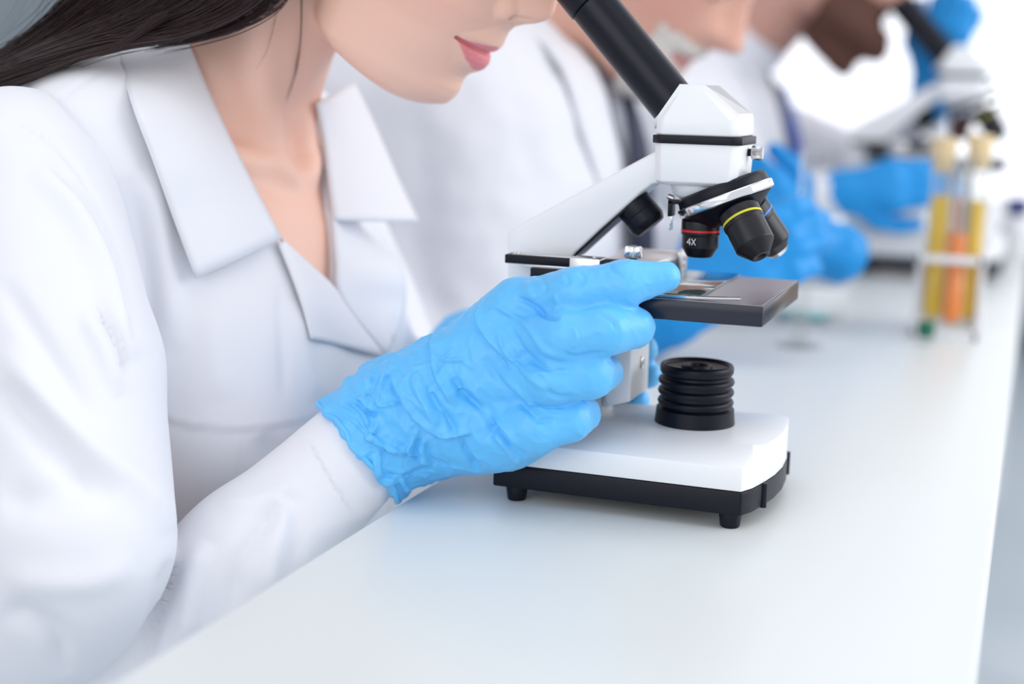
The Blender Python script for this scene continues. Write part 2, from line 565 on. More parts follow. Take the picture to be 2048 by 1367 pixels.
def hit(fn, x, y, t0=0.4, t1=1.9, off=0.0, steps=90):
    """where the line of sight through a photo point meets a surface"""
    d = ray(x, y); d = d / np.linalg.norm(d)
    t = t0 * 1000.0
    best, bt = 1e9, t
    for _ in range(steps):
        s = float(fn((CAM + d * t)[None])[0])
        if s < best:
            best, bt = s, t
        if s < 0.3:
            break
        t += max(s * 0.6, 0.8)
        if t > t1 * 1000:
            break
    t = bt          # past an outline: the nearest approach to it
    if best > 0.5:
        off = 0.0
    p = CAM + d * t
    if off:
        e = np.eye(3) * 1.0
        g = np.array([fn((p + e[i])[None])[0] - fn((p - e[i])[None])[0] for i in range(3)])
        p = p + g / (np.linalg.norm(g) + 1e-9) * off
    return p
def tint(o, colors):
    at = o.data.color_attributes.new('tint', 'FLOAT_COLOR', 'POINT')
    c = np.ones((len(colors), 4), np.float32); c[:, :3] = colors
    at.data.foreach_set('color', c.ravel())
def cloth_patch(rows, thick, nu=22, nv=14, bulge=0.0):
    """a cloth piece through rows of 3-D points (rows x columns), splined and given a real thickness"""
    R = np.array(rows, float)
    A = np.stack([smooth_line(r, max(2, nv // (len(r) - 1))) for r in R])
    B = np.stack([smooth_line(A[:, j], max(2, nu // (len(R) - 1))) for j in range(A.shape[1])], 1)
    n, m = B.shape[:2]
    du = np.gradient(B, axis=0); dv = np.gradient(B, axis=1)
    N = np.cross(du, dv); N /= np.linalg.norm(N, axis=2, keepdims=True) + 1e-9
    mid = B.reshape(-1, 3).mean(0)
    if ((CAM - mid) @ N.reshape(-1, 3).mean(0)) < 0:
        N = -N
    if bulge:
        u = np.linspace(0, 1, n)[:, None]; v = np.linspace(0, 1, m)[None]
        B = B + N * (bulge * 4 * v * (1 - v) * (0.4 + 0.6 * np.sin(np.pi * u)))[..., None]
    top = B + N * thick / 2; bot = B - N * thick / 2
    V = np.concatenate([top.reshape(-1, 3), bot.reshape(-1, 3)])
    F = []
    o = n * m
    for i in range(n - 1):
        for j in range(m - 1):
            a, b, c, d = i * m + j, i * m + j + 1, (i + 1) * m + j + 1, (i + 1) * m + j
            F.append((a, b, c, d)); F.append((o + d, o + c, o + b, o + a))
    rim = [j for j in range(m)] + [i * m + m - 1 for i in range(1, n)] + [(n - 1) * m + j for j in range(m - 2, -1, -1)] + [i * m for i in range(n - 2, 0, -1)]
    for a, b in zip(rim, rim[1:] + rim[:1]):
        F.append((b, a, o + a, o + b))
    bm = bm_from((V, F))
    bmesh.ops.recalc_face_normals(bm, faces=bm.faces)
    return bm
def bm_from(VF):
    bm = bmesh.new()
    bv = [bm.verts.new(Vector(v)) for v in VF[0]]
    for f in VF[1]:
        try: bm.faces.new([bv[i] for i in f])
        except ValueError: pass
    return bm
# ------------------------------------------------------------------ the setting
FLOOR = -750
def struct(name, bm, m):
    return tag(obj(name, bm, m), kind='structure')
struct('floor', box((-3200, -2600, FLOOR - 60), (3600, 5300, FLOOR)), M['floor'])
struct('wall_left', box((-3300, -2600, FLOOR), (-3200, 5300, 2000)), M['wall'])
# back wall with a wide window opening: piers, sill wall and lintel are one wall
wb_ = merge(box((-3200, 5200, FLOOR), (-1500, 5300, 2000)), box((-1500, 5200, FLOOR), (3600, 5300, -350)), box((-1500, 5200, 1750), (3600, 5300, 2000)))
struct('wall_back', wb_, M['wall'])
fr = [box((-1500, 5190, -350), (3600, 5310, -290)), box((-1500, 5190, 1690), (3600, 5310, 1750))]
for x in (-1500, -240, 1020, 2280, 3540):
    fr.append(box((x, 5190, -290), (x + 60, 5310, 1690)))
w1 = struct('window_1', merge(*fr), M['frame'])
obj('window_pane', box((-1500, 5245, -290), (3600, 5251, 1690)), M['pane'], w1)

# the long narrow bench the microscopes stand on
bench = thing('laboratory_bench', (14, 900, FLOOR), 'long white laboratory bench under the microscope and test tube rack', 'bench')
obj('worktop', box((-152, -1500, -28), (180, 3000, 0), 2.5, 3), M['table'], bench, auto=40)
for xx in (-135, 120):
    for yy in (300, 2800):
        obj('leg', box((xx, yy, FLOOR), (xx + 40, yy + 40, -28), 2), M['frame'], bench, auto=40)
# ------------------------------------------------------------------ the microscope
def text_mesh(s, size, fn, depth=0.15):
    """letters as thin solid strokes, mapped on a surface by fn(u, v, w)"""
    strokes = {'4': [[(0.55, 0), (0.55, 1), (0, 0.32), (0.75, 0.32)]], 'X': [[(0, 0), (0.65, 1)], [(0, 1), (0.65, 0)]]}
    bms = []
    x0 = 0
    for ch in s:
        for line in strokes[ch]:
            for (a, b) in zip(line[:-1], line[1:]):
                a, b = np.array(a), np.array(b)
                d = (b - a) / np.linalg.norm(b - a)
                nrm = np.array([-d[1], d[0]]) * 0.07
                a, b = a - d * 0.06, b + d * 0.06
                bm = bmesh.new()
                quad = [a + nrm, b + nrm, b - nrm, a - nrm]
                lo = [bm.verts.new(fn((q[0] + x0) * size, q[1] * size, 0.0)) for q in quad]
                hi = [bm.verts.new(fn((q[0] + x0) * size, q[1] * size, depth)) for q in quad]
                bm.faces.new(hi); bm.faces.new(lo[::-1])
                for i in range(4):
                    bm.faces.new((lo[i], lo[(i + 1) % 4], hi[(i + 1) % 4], hi[i]))
                bmesh.ops.recalc_face_normals(bm, faces=bm.faces)
                bms.append(bm)
        x0 += 0.95
    return merge(*bms)
def knurled(r, h0, h1, origin, axis, n=36):
    """a knurled thumb screw: ribbed rim with a chamfer"""
    e1, e2, d = frame_of(axis)
    O = Vector(origin)
    rings = []
    for rr, h in ((r * 0.86, h0), (r, h0 + 0.8), (r, h1 - 0.8), (r * 0.86, h1)):
        ring = []
        for i in range(n * 2):
            a = math.pi * i / n
            q = rr * (1.0 if i % 2 else 0.93)
            ring.append(O + d * h + (e1 * math.cos(a) + e2 * math.sin(a)) * q)
        rings.append(ring)
    return hull_loft(rings)
def screw_head(r, origin, axis, h=1.2):
    return lathe([(0, h * 0.45), (r * 0.3, h * 0.45), (r * 0.36, h), (r * 0.8, h), (r, h * 0.6), (r, 0)], origin, axis, 20)

def build_microscope(ox, oy, label):
    T = thing('microscope', (ox, oy, 0), label, 'microscope', 'microscopes on the bench')
    def P(name, bm, m, parent=None, smooth=True, auto=35):
        bmesh.ops.translate(bm, verts=bm.verts, vec=(ox, oy, 0))
        return obj(name, bm, m, parent or T, smooth, auto=auto)
    # --- foot of the stand
    A = [(-104, -65), (45, -65), (49.5, -55), (53.2, -39), (56.2, -20), (57.3, 0), (56.2, 20), (53.2, 39), (49.5, 55), (45, 65), (-104, 65)]
    plate = prism_xy([(x * 1.006, y * 1.008) for x, y in A], 9, 23, 1.2)
    ribs = [lathe([(0, 8.6), (2.0, 8.6), (2.0, 23), (0, 23)], (53.4, s * 39.5, 0), (0, 0, 1), 12) for s in (-1, 1)]
    P('base_plate', merge(plate, *ribs), M['scope_black'])
    R0 = [(x, y, 23) for x, y in A]
    R1 = [(x * 0.997, y * 0.992, 36.8) for x, y in A]
    # the deck: raised in the middle, sloping down to the long sides
    B = [(-104, -26), (30, -40), (46.5, -43), (53.0, -39), (56.0, -20), (57.1, 0), (56.0, 20), (53.0, 39), (46.5, 43), (30, 40), (-104, 26)]
    R2 = [(x, y, 45.6) for x, y in B]
    P('base', hull_loft([R0, R1, R2], 0.9, 2, True), M['scope_white'], auto=25)
    for x, y in ((-92, -57), (38, -57), (-92, 57), (38, 57)):
        P('foot', lathe(rounded([(0, 0), (5.6, 0), (6.9, 10), (0, 10)], 1.2), (x, y, 0), (0, 0, 1), 28), M['scope_black'])
    # --- ribbed light source
    pr = [(0, 44), (24.6, 44), (23.6, 54.6), (21.2, 55.4), (20.6, 56.2)]
    for zc in (58.6, 65.0, 71.4):
        pr += [(20.6, zc - 2.0), (22.6, zc - 1.5), (23.2, zc), (22.6, zc + 1.5), (20.6, zc + 2.2)]
    pr += [(20.4, 75.0), (21.4, 75.6), (22.3, 77.2), (22.4, 80.2), (21.6, 81.6), (20.6, 82.0), (19.6, 81.4), (19.2, 80.2), (9.6, 79.6), (9.2, 81.0), (8.2, 81.4), (6.8, 81.0), (6.2, 79.6), (6.0, 75.5), (0, 75.5)]
    il = P('illuminator', lathe(pr, (2, 0, 0), (0, 0, 1), 72), M['scope_black'], auto=50)
    P('lamp_lens', lathe([(0, 77.4), (3.2, 77.0), (5.9, 75.9), (5.9, 75.5), (0, 75.5)], (2, 0, 0), (0, 0, 1), 32), M['lens'], il)
    # --- arm (a slab with a C shape) and the rack block that carries the stage
    arm = [(-118, 44), (-118, 156), (-113, 160), (-27, 209), (-20, 209), (-20, 190.5), (-27, 190), (-34, 184.5), (-59, 161), (-74, 146), (-80, 138), (-80, 112), (-62, 92), (-53.6, 84), (-53.6, 44)]
    P('arm', prism_xz(arm, -13, 13, 1.8, 3), M['scope_white'])
    rb = prism_xz([(-50, 58), (-48, 54), (-33.5, 58.5), (-33.5, 114), (-50, 114)], -21, 21, 1.6, 3)
    rail = box((-53, -14, 52), (-49.5, 14, 114), 0.6)
    blk = P('stage_bracket', merge(rb, rail), M['scope_white'])
    P('screw', screw_head(4.2, (-33.6, 3, 79), (1, 0, 0)), M['steel'], blk)
    for s in (-1, 1):
        fk = P('focus_knob', lathe(rounded([(0, 12), (9, 12), (9, 20), (20, 20.5), (21, 23), (21, 36), (19, 38), (0, 38)], 1.0), (-84, 0, 74), (0, s, 0), 48), M['scope_black'])
        P('fine_knob', lathe(rounded([(0, 38), (11, 38), (11, 46), (9.6, 48), (0, 48)], 1.0), (-84, 0, 74), (0, s, 0), 40), M['scope_black'], fk)
    # --- stop knob under the arm
    ax = Vector((0.66, 0, -0.75))
    org = Vector((-43.5, 0, 178))
    P('tension_knob', lathe(rounded([(0, -2), (11.3, -2), (11.4, 9.4), (11.15, 9.6), (11.4, 9.8), (11.6, 16), (9.6, 20), (0, 20)], 0.7), org, ax, 48), M['scope_black'])
    slit = [Vector((-76, 0, 143.6)), Vector((-40, 0, 178.4))]
    dv = (slit[1] - slit[0]).normalized(); nv = Vector((dv.z, 0, -dv.x))
    pts = [(p.x, p.z) for p in (slit[0] - nv * 1.2, slit[1] - nv * 1.2, slit[1] + nv * 1.0, slit[0] + nv * 1.0)]
    P('cover_plate', prism_xz(pts, -11, 11, 0.3), M['scope_black'])
    # --- head: lower block, black joint, sloped upper housing, tube
    def octo(x0, x1, y, c, z):
        return [(x0 + c, -y, z), (x1 - c, -y, z), (x1, -y + c, z), (x1, y - c, z), (x1 - c, y, z), (x0 + c, y, z), (x0, y - c, z), (x0, -y + c, z)]
    P('head_block', hull_loft([octo(-21.5, 22.4, 22, 5, 190.5), octo(-24.0, 24.8, 24.2, 4.6, 192.6), octo(-24.8, 25.8, 24.8, 4.4, 216)], 0.8), M['scope_white'], auto=25)
    P('head_joint', hull_loft([octo(-26.0, 26.8, 26, 4.8, 214.6), octo(-26.0, 26.8, 26, 4.8, 219.2)], 0.4), M['scope_black'], auto=30)
    lowr = [octo(-24.8, 25.4, 24.8, 4.6, 219.2), octo(-24.6, 25.2, 24.4, 4.6, 228)]
    roof = [(-11, -19.5, 247.0), (2.5, -19.5, 246.8), (25.0, -20.4, 231.5), (25.0, 20.4, 231.5), (2.5, 19.5, 246.8), (-11, 19.5, 247.0), (-24.4, 21, 230), (-24.4, -21, 230)]
    P('head', hull_loft([lowr[0], lowr[1], roof], 1.6, 3), M['scope_white'], auto=22)
    th = P('thumb_screw', knurled(4.3, 2.4, 9.0, (25.4, 4, 210), (1, 0, 0)), M['steel'])
    P('screw_neck', lathe([(0, -1), (2.2, -1), (2.2, 2.6), (0, 2.6)], (25.4, 4, 210), (1, 0, 0), 20), M['scope_black'], th)
    tdir = Vector((-0.672, 0, 0.7405)).normalized()
    tor = Vector((-19.5, 0, 236.6))
    tube = P('eyepiece_tube', lathe([(0, -6), (14.1, -6), (14.1, 78.0), (13.4, 78.2), (0, 78.2)], tor, tdir, 64), M['tube_black'])
    P('tube_collar', lathe(rounded([(0, -2), (17.6, -2), (17.6, 1.2), (0, 1.2)], 0.6), tor - tdir * 2.0, tdir, 48), M['scope_white'], tube)
    P('eyepiece', lathe(rounded([(0, 78.4), (13.6, 78.4), (14.9, 79.2), (14.9, 104), (13.2, 108), (13.2, 118), (15.2, 120), (15.2, 124), (10, 125.5), (9, 123), (0, 122.5)], 0.5), tor, tdir, 64), M['tube_black'])
    # --- dome under the head and the tilted nosepiece
    P('nosepiece_mount', lathe([(0, 191), (19.5, 191), (19.5, 189.6), (17.5, 184.5), (13, 181.5), (0, 180)], (0, 0, 0), (0, 0, 1), 48), M['scope_white'], auto=40)
    a = Vector((0.386, 0, -0.9225)).normalized()
    e1 = Vector((-0.9225, 0, -0.386)).normalized()
    e2 = Vector((0, -1, 0))
    tc_ = Vector((14.4, 0, 182.6))
    # heights run along a (downwards)
    nose = P('nosepiece', lathe(rounded([(0, -9.0), (24.5, -9.0), (27.2, -7.4), (27.8, -2.4), (0, -2.4)], 0.6), tc_, a, 72), M['scope_black'])
    P('nosepiece_ring', lathe(rounded([(0, -2.6), (28.8, -2.6), (29.4, -1.6), (29.4, 2.2), (28.4, 3.0), (0, 3.0)], 0.4), tc_, a, 72), M['chrome'], nose)
    P('nosepiece_cone', lathe(rounded([(0, 3.0), (27.6, 3.0), (26.4, 4.0), (15.5, 12.5), (12, 14.5), (0, 14.5)], 0.8), tc_, a, 72), M['scope_black'], nose)
    clip = merge(box((-19.5, -4.5, 170.5), (-16.9, 4.5, 180), 0.4), box((-19.5, -4.5, 178), (-8, 4.5, 180.5), 0.4))
    cl = P('click_stop', clip, M['scope_black'], nose)
    P('screw', screw_head(1.9, (-17, 0, 181), (-1, 0, 0.35), 4), M['steel'], cl)
    P('spring', box((-18.6, -2.6, 162), (-17.6, 2.6, 175), 0.2), M['chrome'], cl)
    cs, sn = math.cos(math.radians(22.7)), math.sin(math.radians(22.7))
    for kind, phi in (('4x', 0), ('10x', 118), ('40x', -118)):
        ca, sa = math.cos(math.radians(phi)), math.sin(math.radians(phi))
        rad = (e1 * ca + e2 * sa)
        ad = (a * cs + rad * sn).normalized()
        og = tc_ + a * 5.0 + rad * 14.6
        if kind == '4x':
            og = Vector((0.2, 0, 174.5))
            prof = [(0, -2), (9.6, -2), (9.6, 5.0), (11.3, 5.6), (11.6, 6.0), (11.6, 14.0), (11.3, 14.2), (11.0, 14.4), (11.0, 21.7), (10.6, 22.2), (7.4, 27.4), (6.4, 27.5), (5.4, 26.6), (0, 26.4)]
            stripe, ringm, nm = (11.0, 12.3), 'red', 'objective with a red ring marked 4X'
            rs = 11.72
        else:
            L = 28.5 if kind == '10x' else 31.5
            prof = [(0, -2), (10, -2), (10, 4.4), (11.8, 5.0), (12.3, 5.6), (12.3, 14.2), (12.0, 14.5), (11.8, 14.8), (11.8, L), (11.5, L + 0.5), (5.6, L + 7.8), (5.0, L + 8.0), (3.0, L + 7.8), (2.2, L + 6.4), (0, L + 6.2)]
            stripe = (10.6, 12.0)
            ringm, nm = ('yellow', 'objective with a yellow ring') if kind == '10x' else ('blue_ring', 'objective with a blue ring and steel tip')
            rs = 12.42
        ob = P('objective', lathe(rounded(prof, 0.3), og, ad, 64), M['objective_black'], nose, auto=30)
        ob['label'] = nm
        # the paint ring sits in a groove; the 10x ring has the photo's short gap
        P('colour_ring', lathe([(rs - 0.5, stripe[0]), (rs, stripe[0]), (rs, stripe[1]), (rs - 0.5, stripe[1])], og, ad, 64, closed=True), M[ringm], ob)
        if kind == '40x':
            P('tip', lathe([(0, L + 5.8), (7.4, L + 5.8), (5.7, L + 8.4), (3, L + 9.0), (0, L + 8.6)], og, ad, 40), M['chrome'], ob)
        if kind == '4x':
            def onb(u, v, w):
                ang = math.radians(-90 - 31) + u / 11.0
                r = 11.02 + w
                return Vector((0.2 + r * math.cos(ang), r * math.sin(ang), 156.0 - 1.0 + v))
            P('lettering', text_mesh('4X', 3.5, onb), M['lettering'], ob, smooth=False)
    # --- stage with its slide mover
    st = P('stage', merge(box((-62, -67, 118), (52, 55, 129.5), 0.7, 2)), M['stage_dark'], auto=30)
    P('stage_plate', box((-61.2, -66.2, 129.2), (51.2, 54.2, 129.8), 0.15, 1), M['stage_top'], st)
    P('stage_rail', box((-112, -34, 139.6), (-30, -22, 145), 0.7), M['scope_black'], st)
    P('rail_scale', box((-108, -32.2, 144.9), (-54, -24.2, 145.4), 0.1), M['steel'], st)
    for x in (-105, -57):
        P('screw', screw_head(1.5, (x, -28, 145.3), (0, 0, 1)), M['steel'], st)
    P('rail_strip', box((-101, -33, 137.6), (-60, -24, 139.8), 0.2), M['steel'], st)
    P('rail_carrier', box((-95, -35, 124), (-60, -22, 138), 0.5), M['scope_black'], st)
    br = P('rail_bracket', box((-70, -36.4, 128), (-51, -21, 145.8), 0.6), M['steel'], st)
    P('screw', screw_head(1.8, (-67, -36.4, 138), (0, -1, 0)), M['chrome'], br)
    kn = P('mover_knob', knurled(5.2, 0, 7.2, (-33.2, -28, 147.0), (0, 0, 1)), M['chrome'], st)
    P('screw_neck', lathe([(0, 143), (2.2, 143), (2.2, 147.2), (0, 147.2)], (-33.2, -28, 0), (0, 0, 1), 20), M['scope_black'], kn)
    hold = P('slide_holder', merge(box((-64, 52, 131.5), (-24.5, 66, 142.5), 0.9), prism_xz([(-60, 142), (-26, 142), (-25, 139), (-60, 139)], -20, 60, 0.6), box((-26.5, 50.5, 130.5), (-22.5, 67, 144), 0.8)), M['steel'], st)
    for z in (135, 139.5):
        P('screw', screw_head(1.9, (-22.6, 57.5, z), (1, 0, 0)), M['chrome'], hold)
    cpts = [Vector((-62 + i * 5.0, -64 + 0.0007 * (i * 5.0) ** 1.9, 130.6 + 0.0006 * max(0, i * 5.0 - 55) ** 2)) for i in range(21)]
    P('slide_clip', bm_from(sweep(cpts, 1.25, 8, 0.9)), M['chrome'], hold)
    return T
scope = build_microscope(0, 0, 'white microscope with black eyepiece tube held by the blue gloved hand')
tag(obj('microscope_slide', box((-30, -52, 129.8), (14, 58, 131.2), 0.15), M['slide']), 'clear glass slide lying on the dark stage of the near microscope', 'slide')
# ------------------------------------------------------------------ heads
class Head:
    """a head in its own frame: t up the face, f out of the face, l to its left; origin under the nose"""
    def __init__(s, S, pitch, scale=1.0, yaw=0.0, prof=None, nosew=13.0):
        p = math.radians(pitch)
        s.S = np.asarray(S, float); s.k = scale
        u = np.array([math.sin(p), 0, math.cos(p)]); f = np.array([math.cos(p), 0, -math.sin(p)]); l = np.array([0, 1.0, 0])
        c, n = math.cos(math.radians(yaw)), math.sin(math.radians(yaw))
        Rz = np.array([[c, -n, 0], [n, c, 0], [0, 0, 1]])
        s.u, s.f, s.l = Rz @ u, Rz @ f, Rz @ l
        s.nosew = nosew
        prof = prof or WOMAN_PROFILE
        q = np.array(sorted(prof))
        s.pt, s.pf = q[:, 0], q[:, 1]
    def loc(s, P):
        q = (P - s.S) / s.k
        return q @ s.u, q @ s.f, q @ s.l
    def world(s, t, f, l):
        return s.S + s.k * (t * s.u + f * s.f + l * s.l)
    def base_f(s, t):
        return np.interp(t, [-71, -66, -58, -48, -30, -14, 0, 20, 45, 60, 90, 120, 140], [-24, -16.5, -13.5, -13.5, -9, -5, -3, -5, -10, -6, -8, -22, -40])
    def sdf(s, P):
        t, f, l = s.loc(P)
        al = np.abs(l)
        Pb = s.base_f(t)
        full = np.interp(t, s.pt, s.pf)
        feat = full - Pb
        # lateral falloff of the features: nose narrow, lips as wide as the mouth, chin round
        nose = np.where(t > 0.5, np.exp(-(al / np.interp(t, [0, 5, 14, 24, 45], [11, s.nosew, s.nosew * 0.95, 10, 8.5])) ** 2.6), 0)
        wl = np.interp(t, [-38, -30, -20, -13, -8, 0], [16, 21, 27, 26, 20, 11])
        lips = np.clip(1 - (al / wl) ** 2.2, 0, 1)
        chin = np.exp(-(al / 20.0) ** 2)
        wgt = np.where(t > 0.5, nose, np.where(t > -38, lips, chin))
        # blend between zones
        b1 = np.clip((t + 2.5) / 4.5, 0, 1); wgt = np.where((t > -2.5) & (t < 2), nose * 0 + (1 - b1) * lips + b1 * np.exp(-(al / s.nosew) ** 2.6), wgt)
        b2 = np.clip((t + 42) / 8, 0, 1); wgt = np.where((t > -42) & (t < -34), (1 - b2) * chin + b2 * lips, wgt)
        disp = feat * wgt
        W = np.interp(t, [-80, -66, -55, -40, -20, 0, 30, 60, 90, 115, 135, 150], [40, 46, 49.5, 51, 53, 59, 67, 70, 70, 64, 48, 20])
        fc = np.interp(t, [-74, -66, -50, -30, 0, 40, 90, 150], [-84, -84, -84, -84, -88, -96, -98, -96])
        back = np.interp(t, [-74, -50, -30, 0, 40, 90, 120, 150], [-118, -122, -130, -150, -182, -192, -180, -130])
        a = np.maximum(Pb - fc, 8.0); b = np.maximum(fc - back, 8.0)
        ff = f - disp
        dx = (ff - fc)
        ax = np.where(dx > 0, a, b)
        pw = np.interp(t, [-70, -45, -15, 15, 50], [1.68, 1.72, 1.8, 1.95, 2.25])
        q = (np.abs(dx / ax) ** pw + (al / W) ** pw) ** (1 / pw)
        d = (q - 1) * np.minimum(np.minimum(ax, W), 60) * 0.82
        # jaw line: chin to jaw angle
        jn = np.array([-0.972, -0.235]); jn /= np.linalg.norm(jn)
        j = (t + 79.0) * jn[0] + (f + 24.0) * jn[1]
        d = smax(d, j, 12.0)
        d = smax(d, t - 146, 30.0)
        # nostrils and wings
        for sg in (-1, 1):
            q = np.stack([t, f, l], 1)
            d = smin(d, ell(q, (11.4, -7.0, sg * 12.4), (8.6, 9.2, 6.0)), 2.8)
            d = smax(d, -cap(q, (8.6, 1.5, sg * 11.2), (13.0, 12.0, sg * 5.6), 2.3, 1.7), 1.0)
        # line between the lips
        mouth_f = np.interp(al, [0, 10, 20, 26], [1.0, -3.0, -12.0, -20.0])
        mt = np.interp(al, [0, 14, 26], [-19.6, -19.3, -17.6])
        cut = np.sqrt(((t - mt) / 1.0) ** 2 + np.clip(f - mouth_f, 0, None) ** 2 * 0.0 + np.clip(al - 25, 0, None) ** 2) - 1.0
        cut = np.maximum(cut, -(f - mouth_f + 5.0))
        d = smax(d, -cut, 1.3)
        # eye sockets and ears
        for sg in (-1, 1):
            q = np.stack([t, f, l], 1)
            d = smax(d, -ell(q, (44, -4, sg * 32), (12, 13, 17)), 8)
            d = smin(d, ell(q, (44, -23, sg * 32), (11.5, 11.5, 12.5)), 1.5)
            d = smin(d, ell(q, (28, -104, sg * 73), (31, 17, 6)), 5)
        return d * s.k
    def colours(s, V, skin=(0.90, 0.565, 0.445), lip=(0.78, 0.26, 0.28), lipw=25.5, **kw):
        t, f, l = s.loc(V)
        al = np.abs(l)
        C = np.tile(np.array(skin), (len(V), 1))
        up = np.interp(al, [0, 3.5, 7, 16, lipw], [-13.6, -12.2, -12.6, -14.6, -17.4])
        lo = np.interp(al, [0, 8, 16, lipw], [-32.5, -31.8, -27.5, -17.8])
        m = np.clip((up - t) / 1.1 + 0.5, 0, 1) * np.clip((t - lo) / 1.1 + 0.5, 0, 1) * (al < lipw) * (f > -30)
        n = noise3(V / 1.7)
        C += (np.array(lip) * (1 + 0.16 * n[:, None]) - C) * m[:, None]
        # warm flush on cheeks, nose tip and chin
        fl = np.exp(-((t - 8) / 26) ** 2 - ((al - 44) / 18) ** 2) + 0.5 * np.exp(-((t - 24) / 9) ** 2 - (al / 12) ** 2)
        C *= 1 - np.clip(fl, 0, 1)[:, None] * np.array([0.0, 0.10, 0.10])
        return C
# profile under the nose frame (t, f): from chin to forehead, measured along the face
WOMAN_PROFILE = [(-71, -24)]
def trace_profile(px, yy, S, pitch):
    p = math.radians(pitch)
    u = np.array([math.sin(p), 0, math.cos(p)]); f = np.array([math.cos(p), 0, -math.sin(p)])
    out = []
    for x, y in px:
        q = Y(x, y, yy) - S
        out.append((float(q @ u), float(q @ f)))
    return out
FY = 20.0
FS = Y(1018, 60, FY)
FP = 30.0
tr = trace_profile([(1112, 8), (1109, 22), (1103, 33), (1090, 42), (1070, 47), (1045, 49), (1028, 53), (1016, 63), (1009, 76), (1004, 88), (1000, 95), (990, 102), (981, 105), (977, 110), (977, 119), (974, 130), (965, 139), (951, 144), (938, 147), (928, 154), (922, 165), (917, 182), (906, 196), (890, 208)], FY, FS, FP)
_t = [q[0] for q in tr]
for i in range(1, len(tr)):            # keep it single valued up the face
    if tr[i][0] > tr[i - 1][0] - 0.3:
        tr[i] = (tr[i - 1][0] - 0.3, tr[i][1])
top_t = tr[0][0]
WOMAN_PROFILE = tr + [(-78, -40), (top_t + 10, tr[0][1] - 3.5), (top_t + 18, 3.0), (50, -6), (60, -6), (90, -8), (120, -22), (140, -40)]
head = Head(FS, FP)

# ------------------------------------------------------------------ the woman's skeleton (mm)
SH = np.array([-383.0, -142.0, 178.0])       # near shoulder
EL = Y(190, 1400, -182)                      # near elbow
WR = Y(735, 880, -84)                        # near wrist
NECK0 = np.array([-370.0, 22.0, 207.0]); NECK1 = np.array([-285.0, 21.0, 312.0])
NOTCH = np.array([-290.0, 20.0, 190.0])
FING = {  # joint (photo x, y, depth) with radius: from knuckle to tip
    'index': [((1035, 612, -72), 13.5), ((1150, 583, -86), 12.2), ((1250, 567, -82), 11.3), ((1331, 553, -72), 7.4)],
    'middle': [((1010, 690, -80), 13.5), ((1130, 672, -97), 13.2), ((1215, 660, -92), 12.2), ((1268, 656, -78), 10.6)],
    'ring': [((990, 765, -82), 13.0), ((1105, 757, -98), 12.6), ((1180, 748, -90), 12.0), ((1208, 744, -66), 10.0)],
    'little': [((975, 848, -80), 14.5), ((1070, 850, -93), 14.0), ((1138, 836, -84), 12.0), ((1165, 828, -66), 9.5)],
    'thumb': [((930, 720, -52), 15.0), ((1010, 650, -34), 13.0), ((1110, 610, -24), 11.0), ((1160, 600, -20), 9.5)],
}
FJ = {k: ([Y(*q) for q, _ in v], [r for _, r in v]) for k, v in FING.items()}
def hand_sdf(P, grow=0.0):
    d = None
    W0 = Y(800, 835, -72); W1 = WR
    for k in ('index', 'middle', 'ring', 'little'):
        p, r = FJ[k]
        fin = chain(P, p, [q + grow for q in r], 4.0)
        palm = cap(P, W0, p[0], 21 + grow, 15.5 + grow)
        d = palm if d is None else smin(d, palm, 16.0)
        FJ.setdefault('_' + k, None)
        d = smin(d, fin, 5.0)
    d = smin(d, cap(P, Y(870, 870, -72), Y(1020, 876, -78), 22 + grow, 16 + grow), 24.0)
    p, r = FJ['thumb']
    d = smin(d, chain(P, p, [q + grow for q in r], 5.0), 10.0)
    d = smin(d, cap(P, W0, W1, 25 + grow, 25 + grow), 16.0)
    return d
def skin_sdf(P):
    d = head.sdf(P)
    neck = cap(P, NECK0, NECK1, 55, 48)
    d = smin(d, neck, 9.0)
    tor = ell(P, (-352, 22, 62), (100, 150, 165))
    tor = smin(tor, cap(P, (-368, -95, 196), (-368, 140, 196), 46, 46), 50)
    tor = smin(tor, cap(P, (-386, -20, 214), (-386, 64, 214), 52, 52), 40)
    for sg in (-1, 1):
        tor = smin(tor, ell(P, (-285, 22 + sg * 66, 28), (50, 58, 62)), 40)
        cl = chain(P, [(-287, 20 + sg * 14, 188), (-300, 20 + sg * 60, 196), (-340, 20 + sg * 120, 216)], [8.5, 7.5, 8], 0)
        tor = smin(tor, cl, 14)
    d = smin(d, tor, 26)
    for sg in (-1, 1):
        d = smin(d, chain(P, [(-290, 20 + sg * 11, 190), (-293, 20 + sg * 34, 240), (-288, 20 + sg * 50, 300)], [5, 6, 7], 0), 24)
    d = smax(d, -ell(P, (-272, 20, 201), (15, 13, 13)), 16)
    arm_ = smin(cap(P, SH, EL, 44, 36), cap(P, EL, WR, 36, 24), 14)
    d = smin(d, arm_, 20)
    # far arm to the far focus knob
    d = smin(d, chain(P, [(-383, 182, 170), (-300, 235, -40), (-150, 90, 62)], [44, 38, 25], 8), 20)
    d = smin(d, hand_sdf(P, -5.0), 8)
    return smax(d, -(P[:, 2] + 340), 10)

